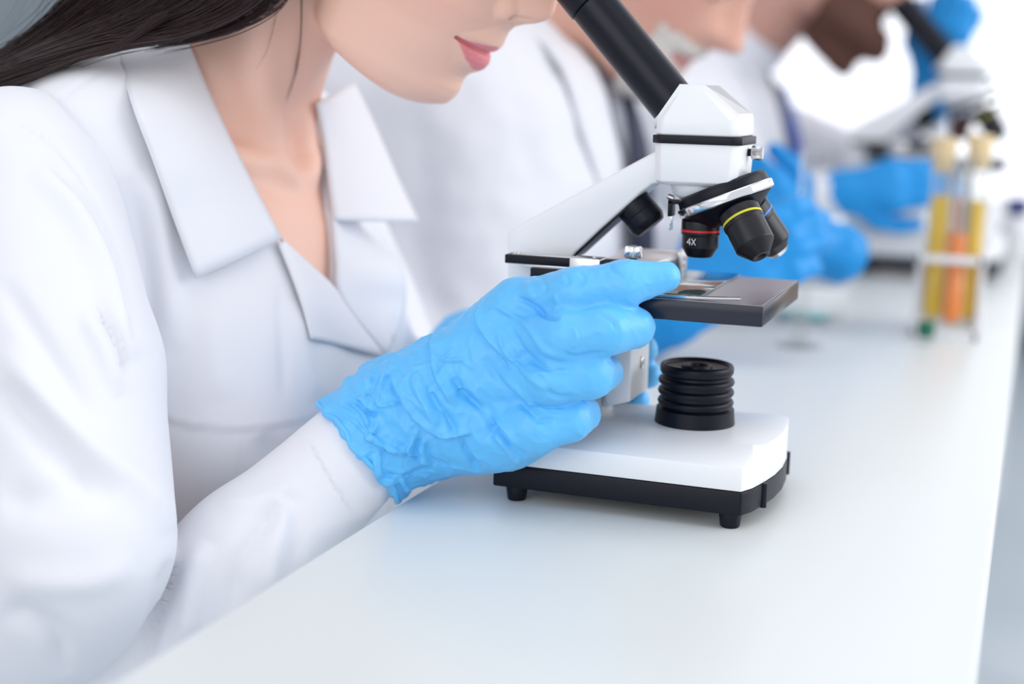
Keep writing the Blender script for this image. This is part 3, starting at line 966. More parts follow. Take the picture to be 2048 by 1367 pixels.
woman = thing('person', (-380, 20, FLOOR), 'woman in a white lab coat bending to the near microscope, blue glove on it', 'person', 'people in lab coats along the bench')
V, F = mesh_sdf(skin_sdf, (0, 0, 0), (0, 0, 0), 2.6, axes=[    # finer around mouth and nose
    steps((-560, 2.8), (-260, 1.6), (-175, 0.75), (-95, 2.8), 30),
    steps((-290, 2.8), (-40, 1.4), (-16, 0.75), (56, 2.8), 290),
    steps((-345, 3.0), (180, 2.0), (236, 0.75), (304, 2.8), 470)])
V = relax(V, F, 1, 0.4)
body = fast_obj('body', V, F, M['skin'], woman)
tint(body, head.colours(V))
def add_eyes(H, T):
    for sg in (-1, 1):
        c = H.world(44, -20.5, sg * 32)
        look = H.f - 0.25 * H.u
        arc = np.linspace(0.2, math.pi - 0.2, 14)
        eb = obj('eye', lathe([(0, -12.0)] + [(12.0 * math.sin(a), -12.0 * math.cos(a)) for a in arc] + [(0, 12.0)], c, look, 24), M['eye'], T)
        obj('iris', lathe([(0, 10.0), (5.6, 10.0), (5.4, 11.0), (3.0, 11.9), (0, 12.25)], c, look, 24), M['hair'], eb)
        lid = [(12.9 * math.sin(a), 12.9 * math.cos(a)) for a in np.linspace(0.02, 1.75, 12)]
        for up, tilt in ((1, 1.05), (-1, 0.72)):
            ld = np.asarray(look) * math.cos(tilt + 0.35) + up * H.u * math.sin(tilt + 0.35)
            l2 = [(12.9 * math.sin(a), 12.9 * math.cos(a)) for a in np.linspace(0.02, 1.0, 10)]
            o = obj('eyelid', lathe(l2 + [(r * 0.93, h * 0.93) for r, h in l2[::-1]], c, ld, 28), M['skin'], T)
            tint(o, np.tile(np.array((0.72, 0.43, 0.33)), (len(o.data.vertices), 1)))
add_eyes(head, woman)
# ------------------------------------------------------------------ the woman's lab coat
def coat_solid(P):
    d = ell(P, (-356, 22, 50), (110, 166, 190))
    d = smin(d, cap(P, (-366, -92, 196), (-366, 140, 196), 56, 56), 46)
    d = smin(d, cap(P, (-390, -26, 203), (-390, 74, 203), 56, 56), 40)
    for sg in (-1, 1):
        d = smin(d, ell(P, (-290, 22 + sg * 64, 34), (56, 66, 76)), 46)
    d = smin(d, cap(P, (-360, 22, -40), (-400, 22, -330), 120, 135), 60)
    return d
SAG = Y(140, 1075, -222)
def sleeve_solid(P):
    S0 = SH + np.array([2, -2, 2])
    up = chain(P, [S0, S0 * 0.45 + SAG * 0.55 + np.array([8, 0, 0]), SAG], [58, 58, 57], 10)
    up = smin(up, ell(P, Y(60, 1180, -215), (62, 58, 60)), 30)
    fo = chain(P, [EL, Y(500, 1120, -140), WR], [50, 41, 31.5], 14)
    return smin(up, fo, 5)
def body_and_coat(P):
    return np.minimum(np.minimum(coat_solid(P), sleeve_solid(P)), skin_sdf(P))
def torso_face(P):
    return np.minimum(coat_solid(P), skin_sdf(P))
near_line = [hit(coat_solid, x, y) for x, y in ((398, 150), (455, 270), (505, 370), (562, 480), (620, 530), (676, 584))]
far_line = [hit(coat_solid, x, y) for x, y in ((672, 500), (664, 420), (655, 320), (648, 250))]
poly = [(p[1], p[2]) for p in near_line if p is not None]
poly = [(poly[0][0] - 35, 330)] + poly + [(p[1], p[2]) for p in far_line if p is not None]
poly.append((poly[-1][0] + 30, 330))
POLY = np.array(poly)
def sd_poly(Q, V):
    d = np.full(len(Q), 1e18); s = np.ones(len(Q))
    n = len(V)
    for i in range(n):
        j = i - 1
        e = V[j] - V[i]; w = Q - V[i]
        b = w - e * np.clip((w @ e) / (e @ e), 0, 1)[:, None]
        d = np.minimum(d, (b * b).sum(1))
        c1 = Q[:, 1] >= V[i][1]; c2 = Q[:, 1] < V[j][1]; c3 = e[0] * w[:, 1] > e[1] * w[:, 0]
        s = np.where((c1 & c2 & c3) | (~c1 & ~c2 & ~c3), -s, s)
    return s * np.sqrt(d)
def coat_sdf(P):
    d = coat_solid(P)
    d = smin(d, chain(P, [(-383, 182, 170), (-300, 235, -40), (-165, 100, 55)], [60, 54, 37], 8), 20)
    v = sd_poly(P[:, 1:3], POLY)
    v = np.maximum(v, -(P[:, 0] + 372))
    return smax(smax(d, -v, 2.0), -(P[:, 2] + 330), 6)
def cloth_noise(V, N, amp):
    n = noise3(V / 55.0) * 1.0 + 0.5 * noise3(V / np.array([30.0, 26.0, 60.0]) + 9.0)
    return V + N * (amp * n)[:, None]
V, F = mesh_sdf(coat_sdf, (-580, -260, -340), (-120, 320, 300), 2.8)
V = relax(V, F, 1, 0.4)
V = cloth_noise(V, vnormals(V, F), 2.2)
V = sculpt(V, F, [
    ([(245, 770), (300, 815), (350, 845), (420, 857), (475, 858), (540, 852), (600, 842), (670, 820)], 9, 1.5, 'step'),
    ([(473, 860), (470, 920), (456, 990)], 5, 0.9, 'ridge'),
    ([(300, 330), (318, 430), (335, 560), (350, 700)], 28, 4.0, 'ridge'),
    ([(255, 350), (285, 470), (300, 600), (290, 720)], 20, -3.0, 'ridge'),
    ([(560, 560), (566, 680), (572, 800)], 12, -2.0, 'ridge'),
    ([(590, 600), (610, 720), (640, 800)], 18, 2.5, 'ridge'),
    ([(420, 620), (430, 700), (450, 800)], 30, 2.0, 'ridge'),
    ([(60, 255), (130, 190), (232, 126)], 4, -0.8, 'ridge'),
    ([(520, 870), (560, 930), (520, 1000)], 26, -4.0, 'ridge'),
])
coat = fast_obj('lab_coat', V, F, M['coat'], woman)

def sleeve_sdf(P):
    d = sleeve_solid(P)
    ax = (WR - EL) / np.linalg.norm(WR - EL)
    return np.maximum(d, halfspace(P, WR + ax * 6, ax))
V, F = mesh_sdf(sleeve_sdf, (-560, -300, -260), (-120, -20, 280), 2.3)
V = relax(V, F, 1, 0.4)
V = cloth_noise(V, vnormals(V, F), 1.8)
SLEEVE = [
    ([(0, 1222), (60, 1235), (112, 1275), (135, 1350)], 26, -3.5, 'ridge'),
    ([(0, 1150), (90, 1165), (190, 1160), (270, 1120)], 30, 2.5, 'ridge'),
    ([(0, 247), (45, 252), (90, 274), (140, 322), (190, 400), (232, 500), (258, 610)], 5, -1.2, 'ridge'),
    ([(70, 330), (150, 420), (205, 520), (235, 620), (262, 720)], 26, 5.0, 'ridge'),
    ([(100, 330), (170, 400), (222, 500), (250, 600), (268, 690)], 12, -3.5, 'ridge'),
    ([(185, 590), (222, 665), (244, 712), (250, 760)], 7, -3.5, 'ridge'),
    ([(165, 620), (205, 700), (240, 790)], 16, 3.0, 'ridge'),
    ([(0, 560), (60, 650), (130, 760), (190, 850)], 22, -2.5, 'ridge'),
    ([(0, 766), (66, 850), (140, 930), (230, 1010)], 30, -4.5, 'ridge'),
    ([(0, 690), (80, 790), (180, 890), (290, 980), (345, 1060)], 30, 4.0, 'ridge'),
    ([(0, 1000), (90, 1000), (180, 960)], 36, -3.0, 'ridge'),
    ([(284, 1340), (312, 1230), (350, 1120)], 18, -5.0, 'ridge'),
    ([(365, 1290), (385, 1180), (410, 1080)], 22, 4.0, 'ridge'),
    ([(462, 1230), (472, 1130), (520, 1050), (560, 1010)], 22, -4.0, 'ridge'),
    ([(540, 1190), (548, 1090), (580, 1000)], 24, 3.2, 'ridge'),
    ([(600, 1120), (590, 1050), (575, 980)], 15, -1.6, 'ridge'),
    ([(440, 1005), (520, 1000), (600, 960)], 18, 1.5, 'ridge'),
    ([(612, 872), (640, 920), (668, 968), (714, 1040)], 7, -1.8, 'step'),
]
V = sculpt(V, F, [(p_, w_, h_ * 1.35, k_) for p_, w_, h_, k_ in SLEEVE])
fast_obj('sleeve', V, F, M['coat'], woman)

# collar and lapels: stiff folded cloth lying on the coat
def raise_on(fn, x, y, off):
    p = hit(fn, x, y)
    d = CAM - p
    return p + d / np.linalg.norm(d) * off
def rows_on(spec, fn=torso_face):
    out = []
    for row in spec:
        r = [None if q[2] is None else (Y(*q[:3]) if len(q) == 4 else raise_on(fn, *q)) for q in row]
        for k in range(1, len(r) - 1):
            if r[k] is None:          # spans the gap between its neighbours, arched a little
                p = Y(row[k][0], row[k][1], (r[k - 1][1] + r[k + 1][1]) / 2)
                v = CAM - p
                r[k] = p + v / np.linalg.norm(v) * row[k][3]
        out.append(r)
    return out
def collar(name, spec, thick=2.2, bulge=0.0, fn=torso_face, **kw):
    return obj(name, cloth_patch(rows_on(spec, fn), thick, bulge=bulge, **kw), M['coat'], woman)
collar('collar', [
    [(360, 40, 7), (300, 62, 9), (228, 92, 7)],
    [(402, 150, 7), (335, 175, 12), (262, 200, 9)],
    [(456, 270, 7), (385, 295, 13), (305, 315, 10)],
    [(506, 370, 6), (430, 400, 12), (346, 432, 11)],
    [(562, 477, 6), (478, 518, 10), (392, 556, 10)]], bulge=2.0)
collar('lapel', [
    [(560, 476, 4), (566, 482, 6), (558, 488, 7)],
    [(600, 512, 4), (592, 536, 8), (584, 552, 8)],
    [(676, 584, 4), (640, 610, 9), (606, 612, 9)],
    [(776, 714, 4), (700, 695, 7), (624, 676, 8)]], bulge=1.0)
collar('collar', [
    [(634, 205, 8), (672, 184, None, 4), (708, 164, 108, 0)],
    [(648, 285, 48, 0), (704, 274, None, 6), (754, 262, 116, 0)],
    [(658, 370, 40, 0), (730, 365, None, 8), (796, 358, 120, 0)],
    [(667, 440, 30, 0), (752, 442, None, 10), (836, 442, 116, 0)]], bulge=1.0)
collar('lapel', [
    [(665, 415, 6), (702, 428, None, 6), (738, 438, 12)],
    [(672, 520, 6), (738, 526, None, 8), (800, 530, 14)],
    [(684, 600, 7), (748, 608, None, 8), (808, 612, 14)],
    [(772, 708, 7), (778, 696, None, 2), (784, 680, 10)]], bulge=1.0)
# ------------------------------------------------------------------ the blue nitrile glove on the hand that holds the stage
OPEN = Y(717, 905, -88)
GA = Y(800, 835, -72)
GAX = (OPEN - GA) / np.linalg.norm(OPEN - GA)
def glove_full(P):
    d = hand_sdf(P, 1.0)
    g = chain(P, [Y(880, 790, -76), GA, OPEN, OPEN + GAX * 30], [30, 32, 34.5, 36], 8)
    return smin(d, g, 16)
def glove_sdf(P):
    return np.maximum(glove_full(P), halfspace(P, OPEN, GAX))
V, F = mesh_sdf(glove_sdf, (-260, -150, -30), (30, 20, 200), 0.95)
V = relax(V, F, 2, 0.5)
N = vnormals(V, F)
Q = project(V)
c1 = creases(V, 15.0, [[1.0, 0.1, 0.5], [0, 1, 0], [-0.25, 0, 0.75]])
c2 = creases(V + 50, 7.5)
c3 = noise3(V / 13.0)
cuffw = np.clip((850 - Q[:, 0]) / 110, 0, 1)
palmw = np.clip((1010 - Q[:, 0]) / 150, 0, 1)
amp = 0.55 + 1.0 * palmw + 1.0 * cuffw
V = V + N * (amp * (0.85 * np.clip(c1, -0.4, 1) ** 3 * 1.0 + 0.7 * c3) + (0.25 + 0.25 * cuffw + 0.2 * palmw) * np.clip(c2, -0.5, 1) ** 3)[:, None]
def G(*p):
    return [(640 + x / 2.629, 500 + y / 2.629) for x, y in p]
GL = [
    (G((835, 285), (820, 340), (835, 410), (890, 490), (960, 560), (1010, 640)), 6, 2.6, 'step'),
    (G((640, 395), (590, 460), (578, 540), (590, 640), (640, 745), (700, 830)), 7, 2.4, 'step'),
    (G((930, 410), (980, 520), (1080, 640), (1200, 745)), 6, 1.8, 'ridge'),
    (G((1000, 400), (1060, 520), (1150, 600), (1270, 660)), 7, -1.8, 'ridge'),
    (G((880, 270), (990, 330), (1090, 400), (1180, 520), (1290, 575)), 6, 1.6, 'ridge'),
    (G((1030, 245), (1110, 290), (1190, 345), (1260, 360)), 5, -2.2, 'ridge'),
    (G((700, 520), (650, 585), (600, 660)), 3.0, 1.4, 'ridge'),
    (G((600, 560), (660, 580), (770, 575)), 3.0, 1.2, 'ridge'),
    (G((690, 640), (760, 760), (860, 830), (905, 900), (885, 1010)), 9, -3.0, 'ridge'),
    (G((800, 740), (880, 850), (990, 960), (1060, 1060)), 7, 2.0, 'ridge'),
    (G((900, 900), (990, 1000), (1080, 1090)), 6, -1.8, 'ridge'),
    (G((480, 890), (560, 940), (640, 985), (720, 985), (805, 962)), 6, 3.0, 'step'),
    (G((365, 640), (395, 720), (440, 810), (490, 900)), 6, 3.0, 'step'),
    (G((500, 640), (520, 740), (570, 840), (620, 930)), 9, 2.0, 'ridge'),
    (G((560, 700), (600, 800), (680, 900), (720, 970)), 8, -2.0, 'ridge'),
    (G((735, 985), (770, 1070), (840, 1160)), 6, -2.4, 'ridge'),
    (G((900, 960), (960, 1010), (1020, 1090), (1060, 1115)), 6, 1.6, 'ridge'),
    (G((355, 620), (325, 710), (298, 820)), 4.5, 2.2, 'ridge'),
    (G((300, 640), (270, 720), (240, 790)), 6, -1.6, 'ridge'),
    (G((298, 822), (350, 815), (420, 800)), 3.5, 1.4, 'ridge'),
    (G((130, 800), (200, 830), (240, 890), (262, 960)), 5, 2.4, 'ridge'),
    (G((180, 790), (240, 850), (300, 870)), 5, -2.0, 'ridge'),
    (G((300, 900), (280, 960), (250, 985), (330, 1000)), 4, 2.0, 'ridge'),
    (G((230, 980), (330, 1030), (440, 1060), (500, 990), (510, 940)), 5, 2.2, 'ridge'),
    (G((440, 1060), (500, 1090), (580, 1140)), 4.5, 2.6, 'step'),
    (G((520, 960), (500, 1060), (530, 1100)), 6, -2.4, 'ridge'),
    (G((280, 1060), (300, 1150), (340, 1220), (500, 1150)), 7, 1.8, 'ridge'),
    (G((330, 1180), (420, 1190), (520, 1165), (600, 1150)), 6, -2.2, 'ridge'),
    (G((420, 1180), (440, 1230), (480, 1280)), 5, 1.6, 'ridge'),
    (G((560, 1010), (580, 1100), (680, 1140)), 6, -2.2, 'ridge'),
    (G((1120, 130), (1165, 140), (1185, 200), (1150, 225)), 5, -0.9, 'ridge'),
    (G((1085, 160), (1100, 220), (1130, 260)), 7, 0.9, 'ridge'),
    (G((1290, 120), (1300, 170), (1230, 180)), 5, -0.8, 'ridge'),
    (G((1225, 220), (1250, 280), (1230, 320)), 4, 0.9, 'ridge'),
    (G((1360, 110), (1390, 150), (1360, 210)), 4, -0.8, 'ridge'),
    (G((1520, 70), (1540, 110), (1600, 140)), 5, -0.7, 'ridge'),
    (G((1330, 400), (1350, 470), (1330, 520)), 4, 0.9, 'ridge'),
    (G((1460, 330), (1530, 370), (1560, 420)), 4, -0.9, 'ridge'),
    (G((1270, 530), (1340, 560), (1430, 545), (1520, 545)), 4, -1.2, 'ridge'),
    (G((1080, 660), (1200, 640), (1330, 640)), 5, 0.8, 'ridge'),
    (G((1190, 730), (1250, 770), (1330, 770)), 5, -1.6, 'ridge'),
    (G((1060, 800), (1180, 830), (1300, 850)), 5, 0.9, 'ridge'),
    (G((1120, 900), (1230, 890), (1330, 900)), 5, -0.8, 'ridge'),
    (G((930, 640), (1040, 740), (1160, 840), (1290, 900)), 7, 1.3, 'ridge'),
    (G((860, 560), (960, 700), (1090, 830), (1200, 930)), 8, -1.5, 'ridge'),
]
V = sculpt(V, F, [(p_, w_, h_ * 1.45, k_) for p_, w_, h_, k_ in GL])
V = relax(V, F, 1, 0.25)
glove = fast_obj('glove', V, F, M['glove'], woman)
glove['label'] = 'crumpled bright blue glove gripping the stage'
e1, e2, _ = frame_of(GAX)
e1, e2 = np.array(e1), np.array(e2)
ring = []
for i in range(96):
    a = 2 * math.pi * i / 96
    dv = e1 * math.cos(a) + e2 * math.sin(a)
    rs = np.arange(15, 60, 0.4)
    f = glove_full(OPEN + dv * rs[:, None])
    r = rs[np.argmax(f > 0)] if (f > 0).any() else 36
    w = 1.4 * math.sin(5 * a + 1) + 0.9 * math.sin(9 * a) + 0.5 * math.sin(17 * a)
    ring.append(OPEN + dv * (r + 0.4 + 0.5 * math.sin(7 * a)) + GAX * (w * 0.8 - 0.6))
ring.append(ring[0])
obj('rolled_rim', bm_from(sweep(ring, 1.7, 8)), M['glove'], glove)

# the other hand, mostly behind the stand, on the far focus knob
LH = {'index': ([(-112, 62, 74), (-84, 58, 96), (-58, 50, 92), (-42, 42, 80)], [11, 10.5, 10, 8.5]),
      'middle': ([(-110, 66, 58), (-80, 64, 78), (-54, 56, 74), (-40, 46, 62)], [11, 10.5, 10, 8.5]),
      'ring': ([(-112, 66, 42), (-84, 66, 56), (-60, 58, 52), (-48, 50, 44)], [10.5, 10, 9.5, 8]),
      'little': ([(-116, 64, 28), (-92, 66, 36), (-74, 60, 34), (-62, 54, 28)], [9.5, 9, 8.5, 7.5]),
      'thumb': ([(-140, 58, 66), (-128, 44, 86), (-112, 32, 96), (-100, 30, 102)], [13, 12, 11, 9])}
def left_glove(P):
    d = cap(P, (-158, 92, 60), (-188, 112, 50), 30, 36)
    for k, (p, r) in LH.items():
        if k != 'thumb':
            d = smin(d, cap(P, (-150, 84, 58), p[0], 20, 13), 14)
        d = smin(d, chain(P, p, r, 3), 5)
    return smin(d, cap(P, (-150, 84, 58), LH['thumb'][0][0], 20, 15), 12)
V, F = mesh_sdf(left_glove, (-250, 10, -10), (-20, 170, 130), 1.8)
V = V + vnormals(V, F) * (0.8 * noise3(V / 12.0) + 0.5 * np.clip(creases(V, 13.0), 0, 1) ** 3)[:, None]
fast_obj('glove', V, F, M['glove'], woman)
# ------------------------------------------------------------------ the woman's long dark hair falling over her near shoulder
HR = np.random.RandomState(3)
def hair_surface(P):
    return np.minimum(np.minimum(coat_solid(P), sleeve_solid(P)), skin_sdf(P))
def guide(pts, off):
    out = []
    for x, y in pts:
        p = hit(hair_surface, x, y, off=off)
        out.append(p)
    return np.array(out)
GP = [
    [(215, -70), (135, 0), (70, 60), (0, 114), (-60, 160)],
    [(330, -70), (235, 5), (135, 68), (45, 122), (-60, 176)],
    [(450, -70), (345, 5), (215, 62), (95, 112), (-55, 180)],
    [(585, -70), (500, 18), (375, 70), (210, 96), (-20, 168)],
]
DEPTH = [(-92, -88, -84, -86, -90), (-80, -82, -84, -92, -100), (-68, -76, -88, -104, -118), (-48, -62, -82, -104, -128)]
GUIDES = np.array([[Y(x, y, d) for (x, y), d in zip(g, ds)] for g, ds in zip(GP, DEPTH)])
def strand(s, v, jit):
    """s across the lock 0..1"""
    q = s * (len(GUIDES) - 1); i = min(int(q), len(GUIDES) - 2); f = q - i
    g = GUIDES[i] * (1 - f) + GUIDES[i + 1] * f
    return smooth_line(g + jit, 5)
splines = []
toward = np.array([0.34, -0.94, 0.03])
for n in range(1500):
    s = HR.rand() ** 0.9
    a = HR.normal(size=3) * 1.6; b = HR.normal(size=3) * 3.0
    k = np.linspace(0, 1, 5)[:, None]
    jit = a + (b - a) * k + toward * (HR.rand() * 9 - 1)
    c = strand(s, 0, jit)
    c = c + np.outer(np.sin(np.linspace(0, 3 + 2 * HR.rand(), len(c)) + 6 * HR.rand()), HR.normal(size=3) * 0.9)
    splines.append((c, 0.17 + 0.09 * HR.rand()))
def bundle(px, depth, n, spread0, spread1, r=0.16, tip=True):
    base = np.array([Y(x, y, d) for (x, y), d in zip(px, depth)])
    for _ in range(n):
        a = HR.normal(size=3) * spread0; b = HR.normal(size=3) * spread1
        k = np.linspace(0, 1, len(base))[:, None] ** 1.4
        c = smooth_line(base + a + (b - a) * k, 6)
        m = len(c) if HR.rand() < 0.4 else int(len(c) * (0.7 + 0.3 * HR.rand()))
        splines.append((c[:m], r * (0.7 + 0.6 * HR.rand())))
# a separate lock lying lower on the shoulder
bundle([(330, 30), (235, 92), (150, 116), (80, 148), (0, 180), (-60, 205)], (-92, -108, -120, -128, -136, -142), 150, 1.2, 1.0)
# wisps over the collar and neck
for k in range(7):
    o_ = 12 * k
    bundle([(600 - o_ * 0.7, -60), (560 - o_, 10), (490 - o_, 52), (405 - o_ * 1.2, 78 - k * 2), (320 - o_ * 1.2, 92 - k)], (-40, -52, -62, -72, -82), 26, 1.5, 2.6, 0.13)
bundle([(560, -60), (520, 20), (455, 62), (370, 80), (290, 84)], (-44, -56, -66, -76, -84), 60, 1.0, 1.6, 0.14)
# the single long strand in front of the neck
fp = [(602, -60), (603, 10), (602, 70), (597, 120), (586, 170), (571, 214)]
fd = [float(hit(skin_sdf, x, max(y, 5), off=7)[1]) for x, y in fp]
bundle(fp, fd, 9, 0.35, 1.2, 0.085)
bundle([(560, -40), (552, 20), (535, 90), (505, 140)], (-40, -44, -40, -38), 5, 1.0, 4.0, 0.07)
# fly-away hairs against the wall
for k in range(26):
    x = 20 + 130 * HR.rand(); y = -30
    bundle([(x + 60, y - 30), (x + 25, y + 20), (x - 10, y + 60 + 30 * HR.rand()), (x - 60 - 30 * HR.rand(), y + 110 + 40 * HR.rand())], (-86, -88, -90, -92), 1, 1.5, 3.0, 0.06)
cu = bpy.data.curves.new('hair', 'CURVE')
cu.dimensions = '3D'
cu.bevel_depth = 0.001
cu.bevel_resolution = 0
hb = base_of(woman)
for c, r in splines:
    sp = cu.splines.new('POLY')
    sp.points.add(len(c) - 1)
    q = np.ones((len(c), 4)); q[:, :3] = (c - hb) * 0.001
    sp.points.foreach_set('co', q.ravel())
    rr = r * np.ones(len(c)); rr[-4:] *= np.array([0.9, 0.75, 0.5, 0.25])
    sp.points.foreach_set('radius', rr)
cu.materials.append(M['hair'])
ho = bpy.data.objects.new('hair_strands', cu)
ho.parent = woman
COL.objects.link(ho)
ho['kind'] = 'stuff'
# the mass of hair under the loose strands, and over the skull
under = cloth_patch([list(g) for g in (GUIDES - toward * 4.0)], 7.0, 18, 24, 3.0)
hm = obj('hair', under, M['hair'], woman)
def cap_hair(P):
    t, f, l = head.loc(P)
    d = np.maximum(head.sdf(P) - 9, -(t - 92 - 1.15 * (f + 8)))
    d = np.maximum(d, -(t + 5))
    tail = chain(P, [head.world(70, -170, -30), head.world(0, -150, -60), GUIDES[1][0] + np.array([0, 6, 0])], [40, 40, 30], 10)
    return smin(d, tail, 15)
V, F = mesh_sdf(cap_hair, (-480, -110, 300), (-40, 130, 520), 4.0)
V = V + vnormals(V, F) * (1.5 * noise3(V / np.array([6.0, 6.0, 40.0])))[:, None]
fast_obj('hair', V, F, M['hair'], woman)
# ------------------------------------------------------------------ the two colleagues further along the bench
MAN_PROFILE = [(-80, -40), (-74, -24), (-68, -12), (-58, -8), (-48, -9), (-42, -12), (-36, -10), (-29, -3), (-24, -3), (-20, -5), (-15, -1), (-9, 0), (-2, 0), (3, 8), (8, 20), (13, 24), (18, 23), (26, 17), (40, 7), (48, 3), (58, 1), (66, 0), (90, -8), (120, -22), (140, -40)]
def hand_joints(wrist, d, n, curl=(18, 30, 30), side=1, k=1.0):
    d = np.asarray(d, float); d /= np.linalg.norm(d)
    n = np.asarray(n, float); n = n - d * (n @ d); n /= np.linalg.norm(n)
    s = np.cross(d, n) * side
    out = []
    for i, (L, off) in enumerate(((0.95, -27), (1.05, -9), (1.0, 9), (0.8, 25))):
        p = wrist + k * (d * (84 - abs(off) * 0.25) + s * off)
        pts, a = [p], 0.0
        for seg, c in zip((44 * L, 28 * L, 22 * L), curl):
            a += math.radians(c + 3 * i)
            p = p + k * seg * (d * math.cos(a) - n * math.sin(a))
            pts.append(p)
        out.append((pts, [12 * k, 11 * k, 10.5 * k, 9 * k]))
    p0 = wrist + k * (d * 26 - s * 22)
    p1 = p0 + k * (d * 26 - s * 26 - n * 12)
    p2 = p1 + k * (d * 30 - s * 8 - n * 12)
    p3 = p2 + k * (d * 24 - n * 4)
    out.append(([p0, p1, p2, p3], [15 * k, 13 * k, 12 * k, 10 * k]))
    return out
def glove_fn(wrist, back, joints, k=1.0, cuff=32):
    wrist = np.asarray(wrist, float); back = np.asarray(back, float)
    def fn(P):
        d = cap(P, wrist, back, 28 * k, cuff * k)
        for pts, r in joints:
            d = smin(d, cap(P, wrist, pts[0], 20 * k, 14 * k), 14)
            d = smin(d, chain(P, pts, r, 4), 5)
        return d
    return fn
def add_part(name, fn, lo, hi, h, material, parent, noise=0.0, ns=40.0, label=None):
    V, F = mesh_sdf(fn, lo, hi, h)
    if not len(V):
        print('EMPTY', name); return None
    V = relax(V, F, 1, 0.4)
    if noise:
        V = V + vnormals(V, F) * (noise * (noise3(V / ns) + 0.5 * noise3(V / (ns * 0.45))))[:, None]
    o = fast_obj(name, V, F, material, parent)
    if label:
        o['label'] = label
    return o
def box_of(pts, pad):
    q = np.array(pts, float)
    return q.min(0) - pad, q.max(0) + pad

